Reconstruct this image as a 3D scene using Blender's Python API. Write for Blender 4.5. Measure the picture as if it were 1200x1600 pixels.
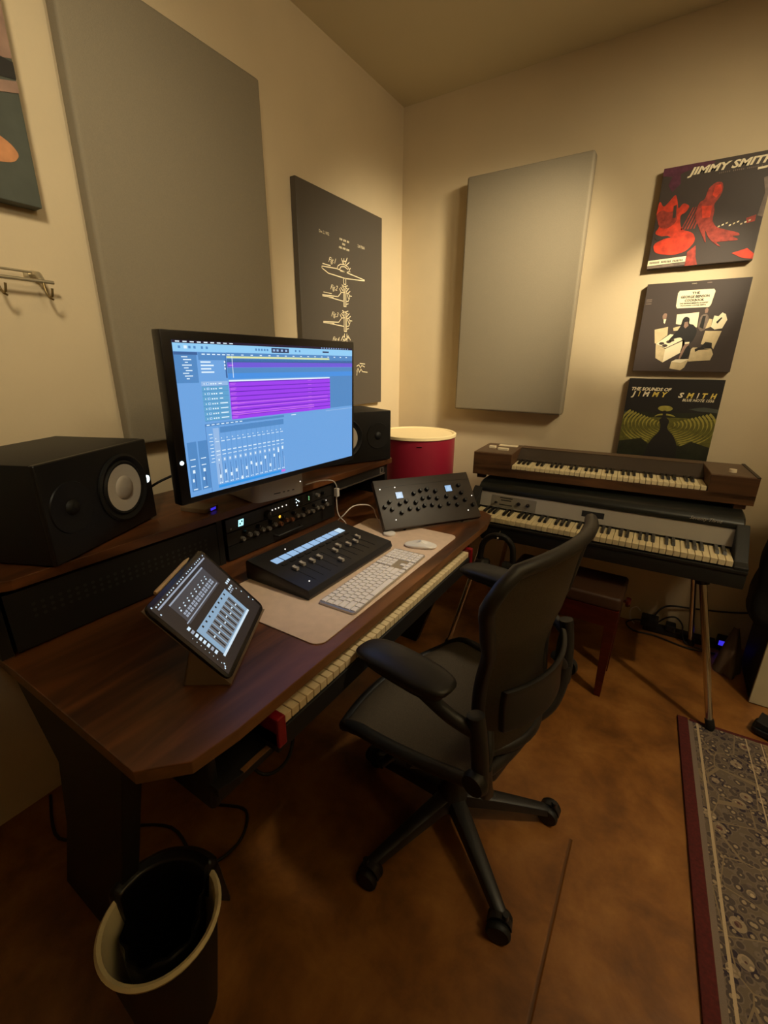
import bpy, bmesh, math, random
from math import sin, cos, pi, radians as R, atan2, sqrt
from mathutils import Vector, Matrix

random.seed(7)
scene = bpy.context.scene
for o in list(bpy.data.objects):
    bpy.data.objects.remove(o, do_unlink=True)
COL = scene.collection

# ------------------------------------------------------------------ camera
CAM = (1.516, -2.582, 1.359)
cam_data = bpy.data.cameras.new('camera')
cam = bpy.data.objects.new('camera', cam_data)
COL.objects.link(cam)
cam_data.sensor_fit = 'VERTICAL'
cam_data.sensor_height = 36.0
cam_data.lens = 690.6 / 1600 * 36.0
cam_data.clip_start = 0.02
_yaw, _pitch, _roll = 0.5619, 0.3239, 0.0076
f_ = Vector((-sin(_yaw) * cos(_pitch), cos(_yaw) * cos(_pitch), -sin(_pitch)))
r_ = Vector((cos(_yaw), sin(_yaw), 0))
u_ = r_.cross(f_)
rr = r_ * cos(_roll) + u_ * sin(_roll)
uu = -r_ * sin(_roll) + u_ * cos(_roll)
m = Matrix((rr, uu, -f_)).transposed().to_4x4()
m.translation = Vector(CAM)
cam.matrix_world = m
scene.camera = cam

# ------------------------------------------------------------------ view, world, lights
scene.view_settings.view_transform = 'Standard'
scene.view_settings.look = 'None'
scene.view_settings.exposure = 0.0
scene.view_settings.gamma = 1.0
scene.view_settings.use_curve_mapping = False
world = bpy.data.worlds.new('world')
scene.world = world
world.use_nodes = True
bg = world.node_tree.nodes['Background']
bg.inputs[0].default_value = (1.0, 0.72, 0.42, 1)
bg.inputs[1].default_value = 0.01


def spot(name, loc, target, watts, angle, blend, color, radius=0.03):
    d = bpy.data.lights.new(name, 'SPOT')
    d.energy = watts
    d.spot_size = R(angle)
    d.spot_blend = blend
    d.color = color
    d.shadow_soft_size = radius
    o = bpy.data.objects.new(name, d)
    COL.objects.link(o)
    o.location = loc
    o.rotation_euler = (Vector(target) - Vector(loc)).to_track_quat('-Z', 'Y').to_euler()
    return o


WARM = (1.0, 0.85, 0.58)
spot('ceiling_spot_albums', (2.45, -1.35, 2.45), (1.20, 0.0, 1.50), 80, 72, 1.0, WARM, 0.16)
spot('ceiling_spot_albums_hot', (2.40, -1.40, 2.50), (1.40, 0.0, 1.63), 270, 19, 1.0, WARM)
spot('ceiling_spot_poster', (1.75, -0.72, 2.45), (0.0, -0.12, 1.30), 200, 60, 1.0, WARM, 0.10)
spot('ceiling_spot_hooks', (1.45, -2.85, 2.45), (0.0, -2.05, 1.72), 88, 64, 1.0, WARM, 0.14)
spot('added_desk_fill', (1.85, -1.25, 2.55), (0.80, -1.50, 0.75), 88, 34, 1.0, WARM, 0.10)  # fill spot added to brighten the mat and desktop, no fixture here
spot('added_wall_fill_left', (2.60, -2.20, 2.30), (0.0, -1.05, 2.15), 60, 66, 1.0, WARM, 0.15)  # added fill that lifts the upper left wall, not a fitted lamp
spot('ceiling_spot_rug', (2.75, -1.60, 2.60), (2.20, -1.15, 0.0), 100, 54, 1.0, WARM)
_d = bpy.data.lights.new('added_ceiling_fill', 'SPOT')  # unseen upward fill added to lighten the ceiling and soften the room
_d.energy = 150
_d.spot_size = R(130)
_d.spot_blend = 1.0
_d.shadow_soft_size = 0.12
_d.color = WARM
_o = bpy.data.objects.new('added_ceiling_fill', _d)
COL.objects.link(_o)
_o.location = (2.7, -1.7, 1.75)
_o.rotation_euler = (pi, 0, 0)


# ------------------------------------------------------------------ materials
def lin(c):
    c = c / 255.0
    return c / 12.92 if c <= 0.04045 else ((c + 0.055) / 1.055) ** 2.4


def rgb(r, g, b):
    return (lin(r), lin(g), lin(b), 1.0)


def mat(name, col, rough=0.5, metal=0.0, spec=0.5, noise=0.0, nscale=30.0, bump=0.0, bscale=200.0, coat=0.0, stretch=None):
    M = bpy.data.materials.new(name)
    M.use_nodes = True
    nt = M.node_tree
    b = nt.nodes['Principled BSDF']
    b.inputs['Base Color'].default_value = col
    b.inputs['Roughness'].default_value = rough
    b.inputs['Metallic'].default_value = metal
    b.inputs['Specular IOR Level'].default_value = spec
    b.inputs['Coat Weight'].default_value = coat
    if noise or bump:
        tc = nt.nodes.new('ShaderNodeTexCoord')
        src = tc.outputs['Object']
        if stretch:
            mp = nt.nodes.new('ShaderNodeMapping')
            mp.inputs['Scale'].default_value = stretch
            nt.links.new(src, mp.inputs[0])
            src = mp.outputs[0]
        if noise:
            n = nt.nodes.new('ShaderNodeTexNoise')
            n.inputs['Scale'].default_value = nscale
            n.inputs['Detail'].default_value = 6
            nt.links.new(src, n.inputs['Vector'])
            rp = nt.nodes.new('ShaderNodeValToRGB')
            rp.color_ramp.elements[0].position = 0.3
            rp.color_ramp.elements[1].position = 0.7
            rp.color_ramp.elements[0].color = tuple(c * (1 - noise) for c in col[:3]) + (1,)
            rp.color_ramp.elements[1].color = tuple(min(1, c * (1 + noise)) for c in col[:3]) + (1,)
            nt.links.new(n.outputs['Fac'], rp.inputs[0])
            nt.links.new(rp.outputs[0], b.inputs['Base Color'])
        if bump:
            n2 = nt.nodes.new('ShaderNodeTexNoise')
            n2.inputs['Scale'].default_value = bscale
            n2.inputs['Detail'].default_value = 3
            nt.links.new(src, n2.inputs['Vector'])
            bp = nt.nodes.new('ShaderNodeBump')
            bp.inputs['Strength'].default_value = bump
            bp.inputs['Distance'].default_value = 0.002
            nt.links.new(n2.outputs['Fac'], bp.inputs['Height'])
            nt.links.new(bp.outputs[0], b.inputs['Normal'])
    return M


def emis(name, col, strength=1.0):
    M = bpy.data.materials.new(name)
    M.use_nodes = True
    b = M.node_tree.nodes['Principled BSDF']
    b.inputs['Base Color'].default_value = (0.01, 0.01, 0.01, 1)
    b.inputs['Roughness'].default_value = 0.25
    b.inputs['Emission Color'].default_value = col
    b.inputs['Emission Strength'].default_value = strength
    return M


def walnut(name, dark, light, rough, scale=(3, 0.55, 3)):
    M = bpy.data.materials.new(name)
    M.use_nodes = True
    nt = M.node_tree
    b = nt.nodes['Principled BSDF']
    tc = nt.nodes.new('ShaderNodeTexCoord')
    mp = nt.nodes.new('ShaderNodeMapping')
    mp.inputs['Scale'].default_value = scale
    nt.links.new(tc.outputs['Object'], mp.inputs[0])
    n = nt.nodes.new('ShaderNodeTexNoise')
    n.inputs['Scale'].default_value = 4.0
    n.inputs['Detail'].default_value = 8
    n.inputs['Distortion'].default_value = 1.2
    nt.links.new(mp.outputs[0], n.inputs['Vector'])
    rp = nt.nodes.new('ShaderNodeValToRGB')
    rp.color_ramp.elements[0].position = 0.32
    rp.color_ramp.elements[0].color = dark
    rp.color_ramp.elements[1].position = 0.68
    rp.color_ramp.elements[1].color = light
    nt.links.new(n.outputs['Fac'], rp.inputs[0])
    nt.links.new(rp.outputs[0], b.inputs['Base Color'])
    b.inputs['Roughness'].default_value = rough
    return M


M = {}
M['wall'] = mat('wall_paint', rgb(206, 187, 152), 0.75, bump=0.18, bscale=90, noise=0.03, nscale=4)
M['ceil'] = mat('ceiling_paint', rgb(206, 194, 164), 0.9, bump=0.1, bscale=60)
M['fabric_panel'] = mat('grey_panel_fabric', rgb(136, 125, 104), 0.95, bump=0.4, bscale=500, noise=0.04, nscale=300)
M['walnut'] = walnut('desk_walnut', rgb(54, 30, 18), rgb(124, 76, 42), 0.36)
M['walnut_edge'] = mat('walnut_edge', rgb(120, 82, 50), 0.5, noise=0.2, nscale=10, stretch=(4, 1, 4))
M['black'] = mat('black_steel', rgb(20, 20, 21), 0.55)
M['blackwood'] = mat('black_laminate', rgb(17, 16, 16), 0.6)
M['spk'] = mat('speaker_vinyl', rgb(18, 18, 18), 0.55, bump=0.25, bscale=400)
M['spkface'] = mat('speaker_baffle', rgb(20, 20, 21), 0.42)
M['cone'] = mat('white_cone', rgb(214, 205, 190), 0.6)
M['dome'] = mat('dust_cap', rgb(190, 180, 165), 0.55)
M['rubber'] = mat('black_rubber', rgb(14, 14, 14), 0.6)
M['white_plastic'] = mat('white_plastic', rgb(226, 222, 218), 0.4)
M['keywhite'] = mat('white_keycap', rgb(232, 226, 226), 0.5)
M['alu'] = mat('aluminium', rgb(190, 186, 182), 0.35, metal=0.9)
M['alu_matt'] = mat('matt_silver', rgb(176, 168, 158), 0.45, metal=0.35)
M['chrome'] = mat('chrome', rgb(215, 212, 205), 0.12, metal=1.0)
M['mat'] = mat('desk_mat_leather', rgb(216, 190, 168), 0.6, noise=0.05, nscale=40, bump=0.2, bscale=600)
M['matedge'] = mat('desk_mat_edge', rgb(170, 142, 112), 0.7)
M['ctl'] = mat('controller_black', rgb(30, 29, 31), 0.42)
M['ctl2'] = mat('controller_charcoal', rgb(62, 55, 52), 0.5)
M['knob'] = mat('knob_black', rgb(18, 17, 17), 0.45)
M['gearface'] = mat('rack_face', rgb(48, 46, 46), 0.4)
M['silverknob'] = mat('silver_knob', rgb(170, 165, 158), 0.35, metal=0.6)
M['bronzeknob'] = mat('copper_knob', rgb(160, 110, 80), 0.35, metal=0.6)
M['ivory'] = mat('ivory_key', rgb(232, 215, 170), 0.35)
M['keycream'] = mat('cream_key', rgb(220, 200, 160), 0.4)
M['ebony'] = mat('black_key', rgb(26, 22, 19), 0.35)
M['red'] = mat('red_lacquer', rgb(130, 14, 26), 0.35)
M['tolex'] = mat('black_tolex', rgb(22, 23, 21), 0.55, bump=0.35, bscale=350)
M['lid'] = mat('piano_lid', rgb(24, 27, 24), 0.38)
M['rail'] = mat('silver_rail', rgb(186, 180, 166), 0.42, metal=0.3)
M['railplate'] = mat('control_plate', rgb(150, 144, 128), 0.4, metal=0.4)
M['clavwood'] = walnut('keyboard_walnut', rgb(66, 42, 22), rgb(104, 70, 40), 0.5, (0.7, 5, 5))
M['clavtop'] = mat('keyboard_brown_vinyl', rgb(96, 76, 56), 0.55, bump=0.2, bscale=300)
M['clavdark'] = mat('keyboard_dark_well', rgb(52, 40, 28), 0.6)
M['switch'] = mat('cream_switch', rgb(222, 206, 172), 0.45)
M['mahog'] = mat('mahogany', rgb(72, 18, 10), 0.25, noise=0.25, nscale=8, stretch=(1, 6, 6))
M['leather'] = mat('brown_leather', rgb(66, 42, 26), 0.5, bump=0.25, bscale=250)
M['chair'] = mat('graphite_plastic', rgb(36, 35, 36), 0.45)
M['chairarm'] = mat('arm_pad_vinyl', rgb(34, 33, 33), 0.42)
M['mesh'] = mat('chair_mesh', rgb(72, 62, 49), 0.75, noise=0.25, nscale=350, bump=0.5, bscale=700)
M['canvas_side'] = mat('canvas_side', rgb(40, 35, 30), 0.8)
M['art_black'] = mat('print_black', rgb(34, 31, 28), 0.5)
M['art_slate'] = mat('print_slate', rgb(82, 75, 67), 0.42)
M['art_dark'] = mat('print_charcoal', rgb(68, 58, 53), 0.45)
M['art_white'] = mat('print_cream', rgb(240, 226, 190), 0.6)
M['art_red'] = mat('print_red', rgb(214, 62, 34), 0.5, noise=0.35, nscale=40)
M['art_red2'] = mat('print_dull_red', rgb(160, 58, 44), 0.5, noise=0.4, nscale=60)
M['art_purple'] = mat('print_purple', rgb(92, 44, 64), 0.5, noise=0.3, nscale=50)
M['art_grey'] = mat('print_grey', rgb(120, 104, 92), 0.5, noise=0.3, nscale=40)
M['art_tan'] = mat('print_tan', rgb(208, 188, 146), 0.55, noise=0.1, nscale=50)
M['art_green0'] = mat('print_green_dark', rgb(38, 40, 24), 0.5, noise=0.3, nscale=30)
M['art_green1'] = mat('print_green_mid', rgb(96, 92, 34), 0.5, noise=0.3, nscale=60)
M['art_green2'] = mat('print_green_light', rgb(158, 148, 66), 0.5, noise=0.2, nscale=60)
M['art_yellow'] = mat('print_yellow', rgb(226, 200, 96), 0.5)
M['art_sea'] = mat('print_slate_green', rgb(72, 76, 66), 0.6, noise=0.2, nscale=12)
M['art_pink'] = mat('print_dusty_pink', rgb(146, 116, 98), 0.6, noise=0.2, nscale=20)
M['art_orange'] = mat('print_orange', rgb(190, 130, 84), 0.6, noise=0.2, nscale=30)
M['art_maroon'] = mat('print_maroon', rgb(84, 34, 34), 0.6, noise=0.3, nscale=20)
M['steel'] = mat('brushed_steel', rgb(190, 178, 150), 0.35, metal=0.7)
M['brass'] = mat('aged_brass', rgb(140, 120, 80), 0.4, metal=0.8)
M['drumred'] = mat('red_drum_wrap', rgb(134, 24, 44), 0.4)
M['drumhead'] = mat('cream_drum_head', rgb(240, 218, 168), 0.6)
M['cable_black'] = mat('black_cable', rgb(16, 15, 15), 0.55)
M['cable_white'] = mat('white_cable', rgb(214, 206, 198), 0.5)
M['binwhite'] = mat('white_bin_plastic', rgb(216, 202, 160), 0.35)
M['liner'] = mat('black_bin_liner', rgb(9, 9, 10), 0.38)
M['bagcloth'] = mat('black_nylon', rgb(12, 12, 12), 0.8, bump=0.4, bscale=120)
M['browncloth'] = mat('brown_cloth', rgb(92, 72, 52), 0.9, bump=0.4, bscale=120)
M['cabwhite'] = mat('cream_cabinet', rgb(196, 184, 150), 0.6)
M['folio'] = mat('folio_taupe', rgb(120, 100, 80), 0.7)
M['pencil'] = mat('stylus_white', rgb(226, 196, 150), 0.4)
M['gold'] = mat('tan_box', rgb(126, 104, 76), 0.45)
M['tabbody'] = mat('tablet_bezel', rgb(30, 26, 25), 0.25)
M['moncase'] = mat('monitor_black', rgb(14, 13, 17), 0.3)
M['led_white'] = emis('led_white', (0.75, 0.95, 1.0, 1), 3.0)
M['led_warm'] = emis('led_warm_white', (1.0, 0.92, 0.8, 1), 1.6)
M['led_amber'] = emis('led_amber', (1.0, 0.5, 0.04, 1), 1.6)
M['led_green'] = emis('led_green', (0.35, 1.0, 0.4, 1), 0.8)
M['led_blue'] = emis('led_blue', (0.06, 0.04, 1.0, 1), 0.7)
M['led_cyan'] = emis('led_cyan', (0.45, 0.95, 1.0, 1), 1.3)
M['oled'] = emis('small_display', rgb(150, 185, 222), 1.0)
M['oled2'] = emis('small_display_light', rgb(196, 222, 240), 1.0)
UI = dict(ui_base=(110, 164, 224), ui_top=(146, 206, 246), ui_mid=(84, 138, 196), ui_dark=(62, 100, 156),
          ui_menu=(36, 26, 52), ui_white=(226, 244, 255), ui_purple=(112, 92, 216), ui_violet=(158, 66, 238),
          ui_magenta=(206, 116, 240), ui_blue=(74, 146, 226), ui_yellow=(222, 230, 170), ui_lcd=(48, 60, 96),
          ui_teal=(98, 164, 208), ui_vline=(106, 42, 188), ui_pale=(150, 186, 230), ui_cyan=(52, 150, 232), ui_pink=(196, 112, 220),
          tab_black=(36, 30, 30), tab_blue=(136, 166, 192), tab_grey=(104, 106, 110), tab_white=(206, 226, 240),
          tab_panel=(64, 62, 66), tab_slot=(20, 20, 24), tab_line=(150, 160, 176))
for k, v in UI.items():
    M[k] = emis(k, rgb(*v), 1.0)


# floor: mottled stained concrete with two saw-cut joints
def floor_material():
    Mt = bpy.data.materials.new('stained_concrete')
    Mt.use_nodes = True
    nt = Mt.node_tree
    N, L = nt.nodes, nt.links
    b = N['Principled BSDF']
    tc = N.new('ShaderNodeTexCoord')
    n1 = N.new('ShaderNodeTexNoise')
    n1.inputs['Scale'].default_value = 6.0
    n1.inputs['Detail'].default_value = 9
    n1.inputs['Roughness'].default_value = 0.62
    n1.inputs['Distortion'].default_value = 0.25
    L.new(tc.outputs['Object'], n1.inputs['Vector'])
    rp = N.new('ShaderNodeValToRGB')
    e = rp.color_ramp.elements
    e[0].position = 0.3
    e[0].color = rgb(98, 60, 26)
    e[1].position = 0.72
    e[1].color = rgb(160, 108, 52)
    x = e.new(0.5)
    x.color = rgb(132, 84, 36)
    L.new(n1.outputs['Fac'], rp.inputs[0])
    sx = N.new('ShaderNodeSeparateXYZ')
    L.new(tc.outputs['Object'], sx.inputs[0])

    def math_(op, a, bb=None, c=None):
        q = N.new('ShaderNodeMath')
        q.operation = op
        for i, v in enumerate((a, bb, c)):
            if v is None:
                continue
            if isinstance(v, (int, float)):
                q.inputs[i].default_value = v
            else:
                L.new(v, q.inputs[i])
        return q.outputs[0]
    X_, Y_ = sx.outputs[0], sx.outputs[1]
    d1 = math_('ABSOLUTE', math_('SUBTRACT', X_, 1.492))
    d1 = math_('ADD', d1, math_('MULTIPLY', math_('GREATER_THAN', Y_, -1.47), 1.0))
    dm = d1
    mk = N.new('ShaderNodeMapRange')
    mk.inputs['From Min'].default_value = 0.002
    mk.inputs['From Max'].default_value = 0.006
    L.new(dm, mk.inputs['Value'])
    mx = N.new('ShaderNodeMix')
    mx.data_type = 'RGBA'
    mx.inputs[6].default_value = rgb(90, 55, 22)
    L.new(mk.outputs[0], mx.inputs[0])
    L.new(rp.outputs[0], mx.inputs[7])
    L.new(mx.outputs[2], b.inputs['Base Color'])
    b.inputs['Roughness'].default_value = 0.42
    n2 = N.new('ShaderNodeTexNoise')
    n2.inputs['Scale'].default_value = 9
    n2.inputs['Detail'].default_value = 5
    L.new(tc.outputs['Object'], n2.inputs['Vector'])
    add = math_('ADD', math_('MULTIPLY', n2.outputs['Fac'], 0.8), mk.outputs[0])
    bp = N.new('ShaderNodeBump')
    bp.inputs['Strength'].default_value = 0.35
    bp.inputs['Distance'].default_value = 0.012
    L.new(add, bp.inputs['Height'])
    L.new(bp.outputs[0], b.inputs['Normal'])
    return Mt


def rug_material():
    Mt = bpy.data.materials.new('oriental_rug_weave')
    Mt.use_nodes = True
    nt = Mt.node_tree
    N, L = nt.nodes, nt.links
    b = N['Principled BSDF']
    b.inputs['Roughness'].default_value = 0.95
    tc = N.new('ShaderNodeTexCoord')
    sx = N.new('ShaderNodeSeparateXYZ')
    L.new(tc.outputs['Object'], sx.inputs[0])

    def ramp(inp, stops, const=False):
        r = N.new('ShaderNodeValToRGB')
        if const:
            r.color_ramp.interpolation = 'CONSTANT'
        e = r.color_ramp.elements
        e[0].position, e[0].color = stops[0]
        e[1].position, e[1].color = stops[-1]
        for p, c in stops[1:-1]:
            q = e.new(p)
            q.color = c
        L.new(inp, r.inputs[0])
        return r.outputs[0]

    def vor(scale, feat='F1', rnd=1.0):
        v = N.new('ShaderNodeTexVoronoi')
        v.inputs['Scale'].default_value = scale
        v.inputs['Randomness'].default_value = rnd
        v.feature = feat
        L.new(tc.outputs['Object'], v.inputs['Vector'])
        return v
    cream, tan, rust = rgb(174, 152, 120), rgb(122, 104, 80), rgb(104, 62, 48)
    navy, olive, grey = rgb(46, 36, 44), rgb(98, 84, 68), rgb(116, 100, 86)
    v1 = vor(15, rnd=0.75)
    flower = ramp(v1.outputs['Distance'], [(0.0, rust), (0.12, rust), (0.13, cream), (0.27, cream), (0.28, navy), (0.42, navy), (0.43, olive), (1.0, olive)], True)
    v2 = vor(46)
    leaf = ramp(v2.outputs['Distance'], [(0.0, cream), (0.24, tan), (0.25, navy), (0.5, grey), (0.62, olive), (1.0, olive)], True)
    mxa = N.new('ShaderNodeMix')
    mxa.data_type = 'RGBA'
    mxa.inputs[0].default_value = 0.55
    L.new(flower, mxa.inputs[6])
    L.new(leaf, mxa.inputs[7])
    v3 = vor(9, 'DISTANCE_TO_EDGE', 0.6)
    vine = ramp(v3.outputs['Distance'], [(0.0, (1, 1, 1, 1)), (0.013, (0, 0, 0, 1)), (1.0, (0, 0, 0, 1))], True)
    mxb = N.new('ShaderNodeMix')
    mxb.data_type = 'RGBA'
    L.new(vine, mxb.inputs[0])
    L.new(mxa.outputs[2], mxb.inputs[6])
    mxb.inputs[7].default_value = tan
    # stripes along the long edge (object x measured from rug's left edge)
    mr = N.new('ShaderNodeMapRange')
    mr.inputs['From Max'].default_value = 1.0
    L.new(sx.outputs[0], mr.inputs['Value'])
    z, o = (0, 0, 0, 1), (1, 1, 1, 1)
    mask = ramp(mr.outputs[0], [(0.0, o), (0.048, o), (0.0485, z), (0.062, o), (0.067, z), (0.215, o), (0.221, z), (0.262, o), (0.268, z), (1.0, z)], True)
    base = ramp(mr.outputs[0], [(0.0, grey), (0.049, cream), (0.07, cream), (0.2, cream), (1.0, cream)], True)
    mxc = N.new('ShaderNodeMix')
    mxc.data_type = 'RGBA'
    L.new(mask, mxc.inputs[0])
    L.new(mxb.outputs[2], mxc.inputs[6])
    L.new(base, mxc.inputs[7])
    fld = ramp(mr.outputs[0], [(0.0, z), (0.268, z), (0.27, (0.42, 0.42, 0.42, 1)), (1.0, (0.42, 0.42, 0.42, 1))], True)
    mxd = N.new('ShaderNodeMix')
    mxd.data_type = 'RGBA'
    L.new(fld, mxd.inputs[0])
    L.new(mxc.outputs[2], mxd.inputs[6])
    mxd.inputs[7].default_value = rgb(160, 132, 84)
    L.new(mxd.outputs[2], b.inputs['Base Color'])
    n = N.new('ShaderNodeTexNoise')
    n.inputs['Scale'].default_value = 260
    L.new(tc.outputs['Object'], n.inputs['Vector'])
    bp = N.new('ShaderNodeBump')
    bp.inputs['Strength'].default_value = 0.5
    bp.inputs['Distance'].default_value = 0.003
    L.new(n.outputs['Fac'], bp.inputs['Height'])
    L.new(bp.outputs[0], b.inputs['Normal'])
    return Mt


M['floor'] = floor_material()
M['rug'] = rug_material()
M['rugred'] = mat('rug_red_edge', rgb(76, 19, 14), 0.95, noise=0.25, nscale=120, bump=0.4, bscale=300)


# ------------------------------------------------------------------ mesh helpers
_text_cache = {}


def text_geo(s, shear=0.0, offset=0.0):
    key = (s, shear, offset)
    if key in _text_cache:
        return _text_cache[key]
    cu = bpy.data.curves.new('lettering', 'FONT')
    cu.body = s
    cu.shear = shear
    cu.offset = offset
    cu.resolution_u = 2
    ob = bpy.data.objects.new('lettering', cu)
    COL.objects.link(ob)
    dg = bpy.context.evaluated_depsgraph_get()
    me = bpy.data.meshes.new_from_object(ob.evaluated_get(dg))
    vs = [tuple(v.co) for v in me.vertices]
    fs = [tuple(p.vertices) for p in me.polygons]
    bpy.data.objects.remove(ob)
    bpy.data.curves.remove(cu)
    bpy.data.meshes.remove(me)
    x0 = min(v[0] for v in vs)
    x1 = max(v[0] for v in vs)
    y1 = max(v[1] for v in vs)
    out = ([((v[0] - x0) / (x1 - x0), v[1] / y1) for v in vs], fs)
    _text_cache[key] = out
    return out


class MB:
    def __init__(s):
        s.v, s.f, s.mi, s.cur = [], [], [], 0

    def add(s, vs, fs, T=None):
        n = len(s.v)
        s.v += [tuple(T @ Vector(v)) if T else tuple(v) for v in vs]
        s.f += [tuple(i + n for i in f) for f in fs]
        s.mi += [s.cur] * len(fs)
        return s

    def bx(s, x0, y0, z0, x1, y1, z1, T=None):
        vs = [(x, y, z) for z in (z0, z1) for y in (y0, y1) for x in (x0, x1)]
        return s.add(vs, [(0, 2, 3, 1), (4, 5, 7, 6), (0, 1, 5, 4), (2, 6, 7, 3), (0, 4, 6, 2), (1, 3, 7, 5)], T)

    def prism(s, poly, a, b, axis='z', T=None):
        """poly of 2-D points extruded from a to b along axis (z: xy, y: xz, x: yz)."""
        area = sum(poly[i][0] * poly[(i + 1) % len(poly)][1] - poly[(i + 1) % len(poly)][0] * poly[i][1] for i in range(len(poly)))
        if area < 0:
            poly = poly[::-1]
        n = len(poly)

        def pt(p, h):
            return {'z': (p[0], p[1], h), 'y': (p[0], h, p[1]), 'x': (h, p[0], p[1])}[axis]
        vs = [pt(p, a) for p in poly] + [pt(p, b) for p in poly]
        fs = [tuple(range(n))[::-1], tuple(range(n, 2 * n))] + [(i, (i + 1) % n, n + (i + 1) % n, n + i) for i in range(n)]
        if axis == 'y':
            fs = [f[::-1] for f in fs]
        return s.add(vs, fs, T)

    def cyl(s, p0, p1, r0, r1=None, n=16, T=None):
        r1 = r0 if r1 is None else r1
        p0, p1 = Vector(p0), Vector(p1)
        d = (p1 - p0).normalized()
        a = d.orthogonal().normalized()
        b = d.cross(a)
        vs = [p0 + (a * cos(t) + b * sin(t)) * r0 for t in [2 * pi * i / n for i in range(n)]]
        vs += [p1 + (a * cos(t) + b * sin(t)) * r1 for t in [2 * pi * i / n for i in range(n)]]
        fs = [tuple(range(n))[::-1], tuple(range(n, 2 * n))] + [(i, (i + 1) % n, n + (i + 1) % n, n + i) for i in range(n)]
        return s.add(vs, fs, T)

    def tube(s, pts, r, n=10, closed=False, T=None, flat=None):
        P = [Vector(p) for p in pts]
        k = len(P)
        rs = r if isinstance(r, (list, tuple)) else [r] * k
        fr = []
        a = None
        for i in range(k):
            if closed:
                d = P[(i + 1) % k] - P[i - 1]
            else:
                d = P[min(i + 1, k - 1)] - P[max(i - 1, 0)]
            d.normalize()
            a = (a - d * a.dot(d)).normalized() if a is not None and (a - d * a.dot(d)).length > 1e-4 else d.orthogonal().normalized()
            fr.append((a.copy(), d.cross(a)))
        vs = []
        for i in range(k):
            for j in range(n):
                t = 2 * pi * j / n
                off = (fr[i][0] * cos(t) + fr[i][1] * sin(t)) * rs[i]
                if flat:
                    fv, fk = flat
                    off = off - fv * off.dot(fv) * (1 - fk)
                vs.append(P[i] + off)
        fs = []
        for i in range(k if closed else k - 1):
            i2 = (i + 1) % k
            for j in range(n):
                fs.append((i * n + j, i * n + (j + 1) % n, i2 * n + (j + 1) % n, i2 * n + j))
        if not closed:
            fs.append(tuple(range(n))[::-1])
            fs.append(tuple((k - 1) * n + j for j in range(n)))
        return s.add(vs, fs, T)

    def lathe(s, prof, n=32, T=None, caps=True):
        """profile [(r, z)] about local z."""
        vs = [(r * cos(2 * pi * j / n), r * sin(2 * pi * j / n), z) for r, z in prof for j in range(n)]
        fs = []
        for i in range(len(prof) - 1):
            for j in range(n):
                fs.append((i * n + j, i * n + (j + 1) % n, (i + 1) * n + (j + 1) % n, (i + 1) * n + j))
        if caps:
            fs.append(tuple(range(n))[::-1])
            fs.append(tuple((len(prof) - 1) * n + j for j in range(n)))
        return s.add(vs, fs, T)

    def grid(s, fn, nu, nv, thick=None, T=None):
        """open surface, or a closed slab when thick=(dx,dy,dz) offset vector."""
        vs = [Vector(fn(i / nu, j / nv)) for j in range(nv + 1) for i in range(nu + 1)]
        w = nu + 1
        fs = [(j * w + i, j * w + i + 1, (j + 1) * w + i + 1, (j + 1) * w + i) for j in range(nv) for i in range(nu)]
        if thick is not None:
            t = Vector(thick)
            k = len(vs)
            vs = vs + [v + t for v in vs]
            fs2 = [tuple(x + k for x in f[::-1]) for f in fs]
            rim = [i for i in range(nu)]
            side = []
            for i in range(nu):
                side.append((i + 1, i, i + k, i + 1 + k))
                a = nv * w + i
                side.append((a, a + 1, a + 1 + k, a + k))
            for j in range(nv):
                side.append((j * w, (j + 1) * w, (j + 1) * w + k, j * w + k))
                a = j * w + nu
                side.append((a + w, a, a + k, a + w + k))
            fs = fs + fs2 + side
        return s.add(vs, fs, T)

    def poly(s, pts, T=None):
        return s.add(pts, [tuple(range(len(pts)))], T)

    def text(s, string, o, ux, uy, w, h, shear=0.0, offset=0.0):
        """string fitted into width w and cap height h from origin o along ux, uy."""
        vs, fs = text_geo(string, shear, offset)
        o, ux, uy = Vector(o), Vector(ux), Vector(uy)
        return s.add([o + ux * (a * w) + uy * (b * h) for a, b in vs], fs)

    def mesh(s, name, mats, smooth=None, bevel=0.0, seg=2, fixn=True):
        me = bpy.data.meshes.new(name)
        me.from_pydata([tuple(v) for v in s.v], [], s.f)
        if not isinstance(mats, (list, tuple)):
            mats = [mats]
        for q in mats:
            me.materials.append(q)
        me.polygons.foreach_set('material_index', s.mi)
        bm = bmesh.new()
        bm.from_mesh(me)
        if fixn:
            bmesh.ops.recalc_face_normals(bm, faces=bm.faces)
        if bevel:
            ed = [e for e in bm.edges if len(e.link_faces) == 2 and e.calc_face_angle(0) > R(28)]
            bmesh.ops.bevel(bm, geom=ed, offset=bevel, segments=seg, affect='EDGES', profile=0.6, clamp_overlap=True)
        bm.to_mesh(me)
        bm.free()
        if smooth is not None:
            me.polygons.foreach_set('use_smooth', [True] * len(me.polygons))
            me.set_sharp_from_angle(angle=R(smooth))
        me.update()
        return me

    def build(s, name, mats, parent=None, smooth=None, bevel=0.0, seg=2, fixn=True, world=True, label=None, kind=None):
        """Link as one mesh object. world=True: vertices are in world space (minus the root's location)."""
        org = ORG.get(parent.name, Vector()) if (parent and world) else Vector()
        if org.length:
            s.v = [tuple(Vector(v) - org) for v in s.v]
        o = bpy.data.objects.new(name, s.mesh(name, mats, smooth, bevel, seg, fixn))
        COL.objects.link(o)
        if parent:
            o.parent = parent
            ORG[o.name] = org
        if label:
            o['label'] = label
        if kind:
            o['kind'] = kind
        return o


ORG = {}


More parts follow.
